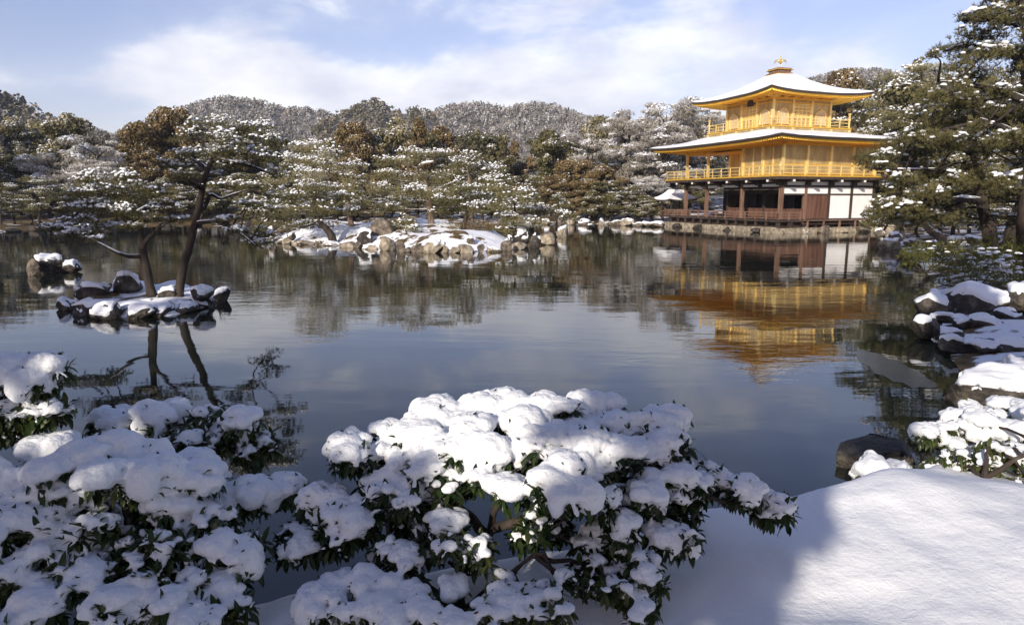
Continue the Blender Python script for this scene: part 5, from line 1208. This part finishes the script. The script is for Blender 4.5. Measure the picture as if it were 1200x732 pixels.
bush('largest snow heaped shrub filling the lower left corner', b, [[b, D(150, 680, 2.6), D(170, 610, 2.75), D(200, 550, 3.0)], [D(150, 680, 2.6), D(90, 620, 2.6), D(60, 580, 2.7)], [D(160, 640, 2.65), D(230, 600, 2.9), D(290, 590, 3.0)], [D(150, 700, 2.6), D(220, 680, 2.5), D(270, 660, 2.6)], [D(160, 640, 2.65), D(150, 600, 2.7), D(140, 575, 2.7)]],
     [(215, 490, 54, 20, 3.4, .8), (270, 518, 44, 22, 3.3, .7), (150, 502, 44, 16, 3.35, .7), (305, 528, 20, 10, 3.3, .3), (235, 525, 40, 20, 3.2, .5),
      (130, 553, 74, 36, 2.8, 1.2), (200, 560, 56, 30, 2.85, 1.1), (60, 572, 56, 32, 2.75, 1.1), (10, 575, 40, 30, 2.7, .9), (245, 578, 40, 22, 2.95, .8), (300, 592, 40, 20, 3.0, .9), (330, 582, 18, 12, 3.05, .6), (262, 600, 30, 18, 2.95, .6),
      (205, 612, 38, 30, 2.7, .6), (20, 628, 46, 30, 2.5, .9), (110, 620, 50, 24, 2.6, .4), (65, 650, 50, 22, 2.5, .4), (150, 650, 46, 22, 2.55, .35), (250, 640, 46, 30, 2.65, .5), (290, 660, 26, 26, 2.6, .4), (10, 680, 50, 26, 2.4, .5), (95, 690, 54, 26, 2.4, .5),
      (190, 700, 56, 30, 2.4, .55), (260, 705, 44, 30, 2.45, .5), (130, 728, 50, 24, 2.3, .6), (40, 725, 56, 26, 2.25, .6), (230, 740, 50, 22, 2.3, .5), (60, 610, 60, 24, 2.6, .2), (160, 625, 60, 24, 2.65, .15), (110, 660, 60, 24, 2.5, .15), (190, 660, 50, 24, 2.5, .15), (70, 545, 40, 22, 2.9, 1.1), (30, 600, 50, 26, 2.6, .5), (170, 575, 50, 26, 2.75, 1.2)], 7, trunk_r=.03)
b = D(-60, 690, 2.75); b[2] = gz(b[0], b[1])
bush('shrub entering from the left edge with hanging leaves over the water', b, [[b, D(-40, 560, 3.0), D(-20, 500, 3.0), D(20, 475, 3.0)]], [(20, 455, 44, 26, 3.05, 1), (52, 462, 28, 30, 3.0, .8), (-20, 470, 50, 34, 3.0, 1), (45, 440, 26, 14, 3.1, .7), (15, 485, 36, 16, 3.0, .2), (55, 488, 18, 12, 3.0, .2), (0, 500, 30, 12, 3.0, .1)], 8)
b = D(1150, 590, 4.0); b[2] = gz(b[0], b[1])
bush('low snow covered shrub at the right edge behind the sunlit snow', b, [[b, b + [0, 0, .2]], [b, b + [.3, 0, .2]]],
     [(1098, 518, 26, 20, 4.5, .8), (1130, 508, 32, 22, 4.6, 1), (1165, 512, 36, 24, 4.5, 1), (1205, 505, 40, 26, 4.5, 1.2), (1150, 540, 44, 20, 4.2, .3), (1190, 545, 40, 22, 4.2, .5), (1110, 545, 28, 14, 4.3, .2), (1120, 560, 30, 14, 4.2, .1), (1160, 565, 36, 14, 4.05, .2), (1185, 486, 34, 18, 4.9, 1), (1225, 560, 30, 24, 4.1, .6), (1145, 490, 24, 12, 4.8, .7)], 9)

# snow pillows on the bank between the rocks
# ---------------------------------------------------------------- tall trees behind the photographer (they throw the shade over the near bank)
def back_tree(x, y, h, r, zlo, label, seed, dens=5200):
    t = blob_tree('evergreen_tree', h, r, 'leaf_dark', seed, 'round', .2, dens, .34); del t['h']; t.location = (x, y, .6); tag(t, label, 'evergreen tree', 'tall trees behind the viewpoint')
    return t
BACK = ((-5.6, -4.9, 9.5, 2.1, 'slim dark evergreen behind the viewpoint, second from the left bank'), (-3.3, -4.9, 7.4, .85, 'smallest evergreen close behind the viewpoint'), (-6.9, -2.0, 10.5, 2.9, 'dark evergreen behind the viewpoint, nearest on the left'), (-19.5, -7.0, 13.2, 4.2, 'tallest dark evergreen behind the viewpoint, far to the left'),
        (3.5, -1.8, 10.8, 2.8, 'dark evergreen whose crown overhangs the right of the viewpoint'), (-12.0, -11.0, 12.0, 3.0, 'dark evergreen behind the viewpoint between two others'),
        (8.0, -3.0, 14.0, 4.0, 'dark evergreen behind the viewpoint, to the right'), (9.5, 3.0, 12.0, 2.6, 'dark evergreen beside the right of the viewpoint'), (3.0, -14.0, 15.0, 4.0, 'dark evergreen far back behind the viewpoint'),
        (-4.0, -18.0, 12.0, 4.0, 'dark evergreen farthest behind the viewpoint'))
for k, (x, y, h, r, lab) in enumerate(BACK): back_tree(x, y, h, r, 0, lab, 700 + k, 900 if k == 1 else 5200)
# ---------------------------------------------------------------- thin winter air
hz_ = bpy.data.materials.new('winter_haze'); hz_.use_nodes = True; hn = hz_.node_tree; hn.nodes.clear()
pv = hn.nodes.new('ShaderNodeVolumePrincipled'); pv.inputs['Color'].default_value = (.80, .88, 1.0, 1); pv.inputs['Density'].default_value = .00032; pv.inputs['Anisotropy'].default_value = .2
ho = hn.nodes.new('ShaderNodeOutputMaterial'); hn.links.new(pv.outputs[0], ho.inputs['Volume'])
mb = MB(); mb.b2(-700, 800, -150, 900, -5, 130); o = obj('haze', mb, hz_); tag(o, 'faint pale winter haze over the whole garden', kind='stuff')
finish_labels()
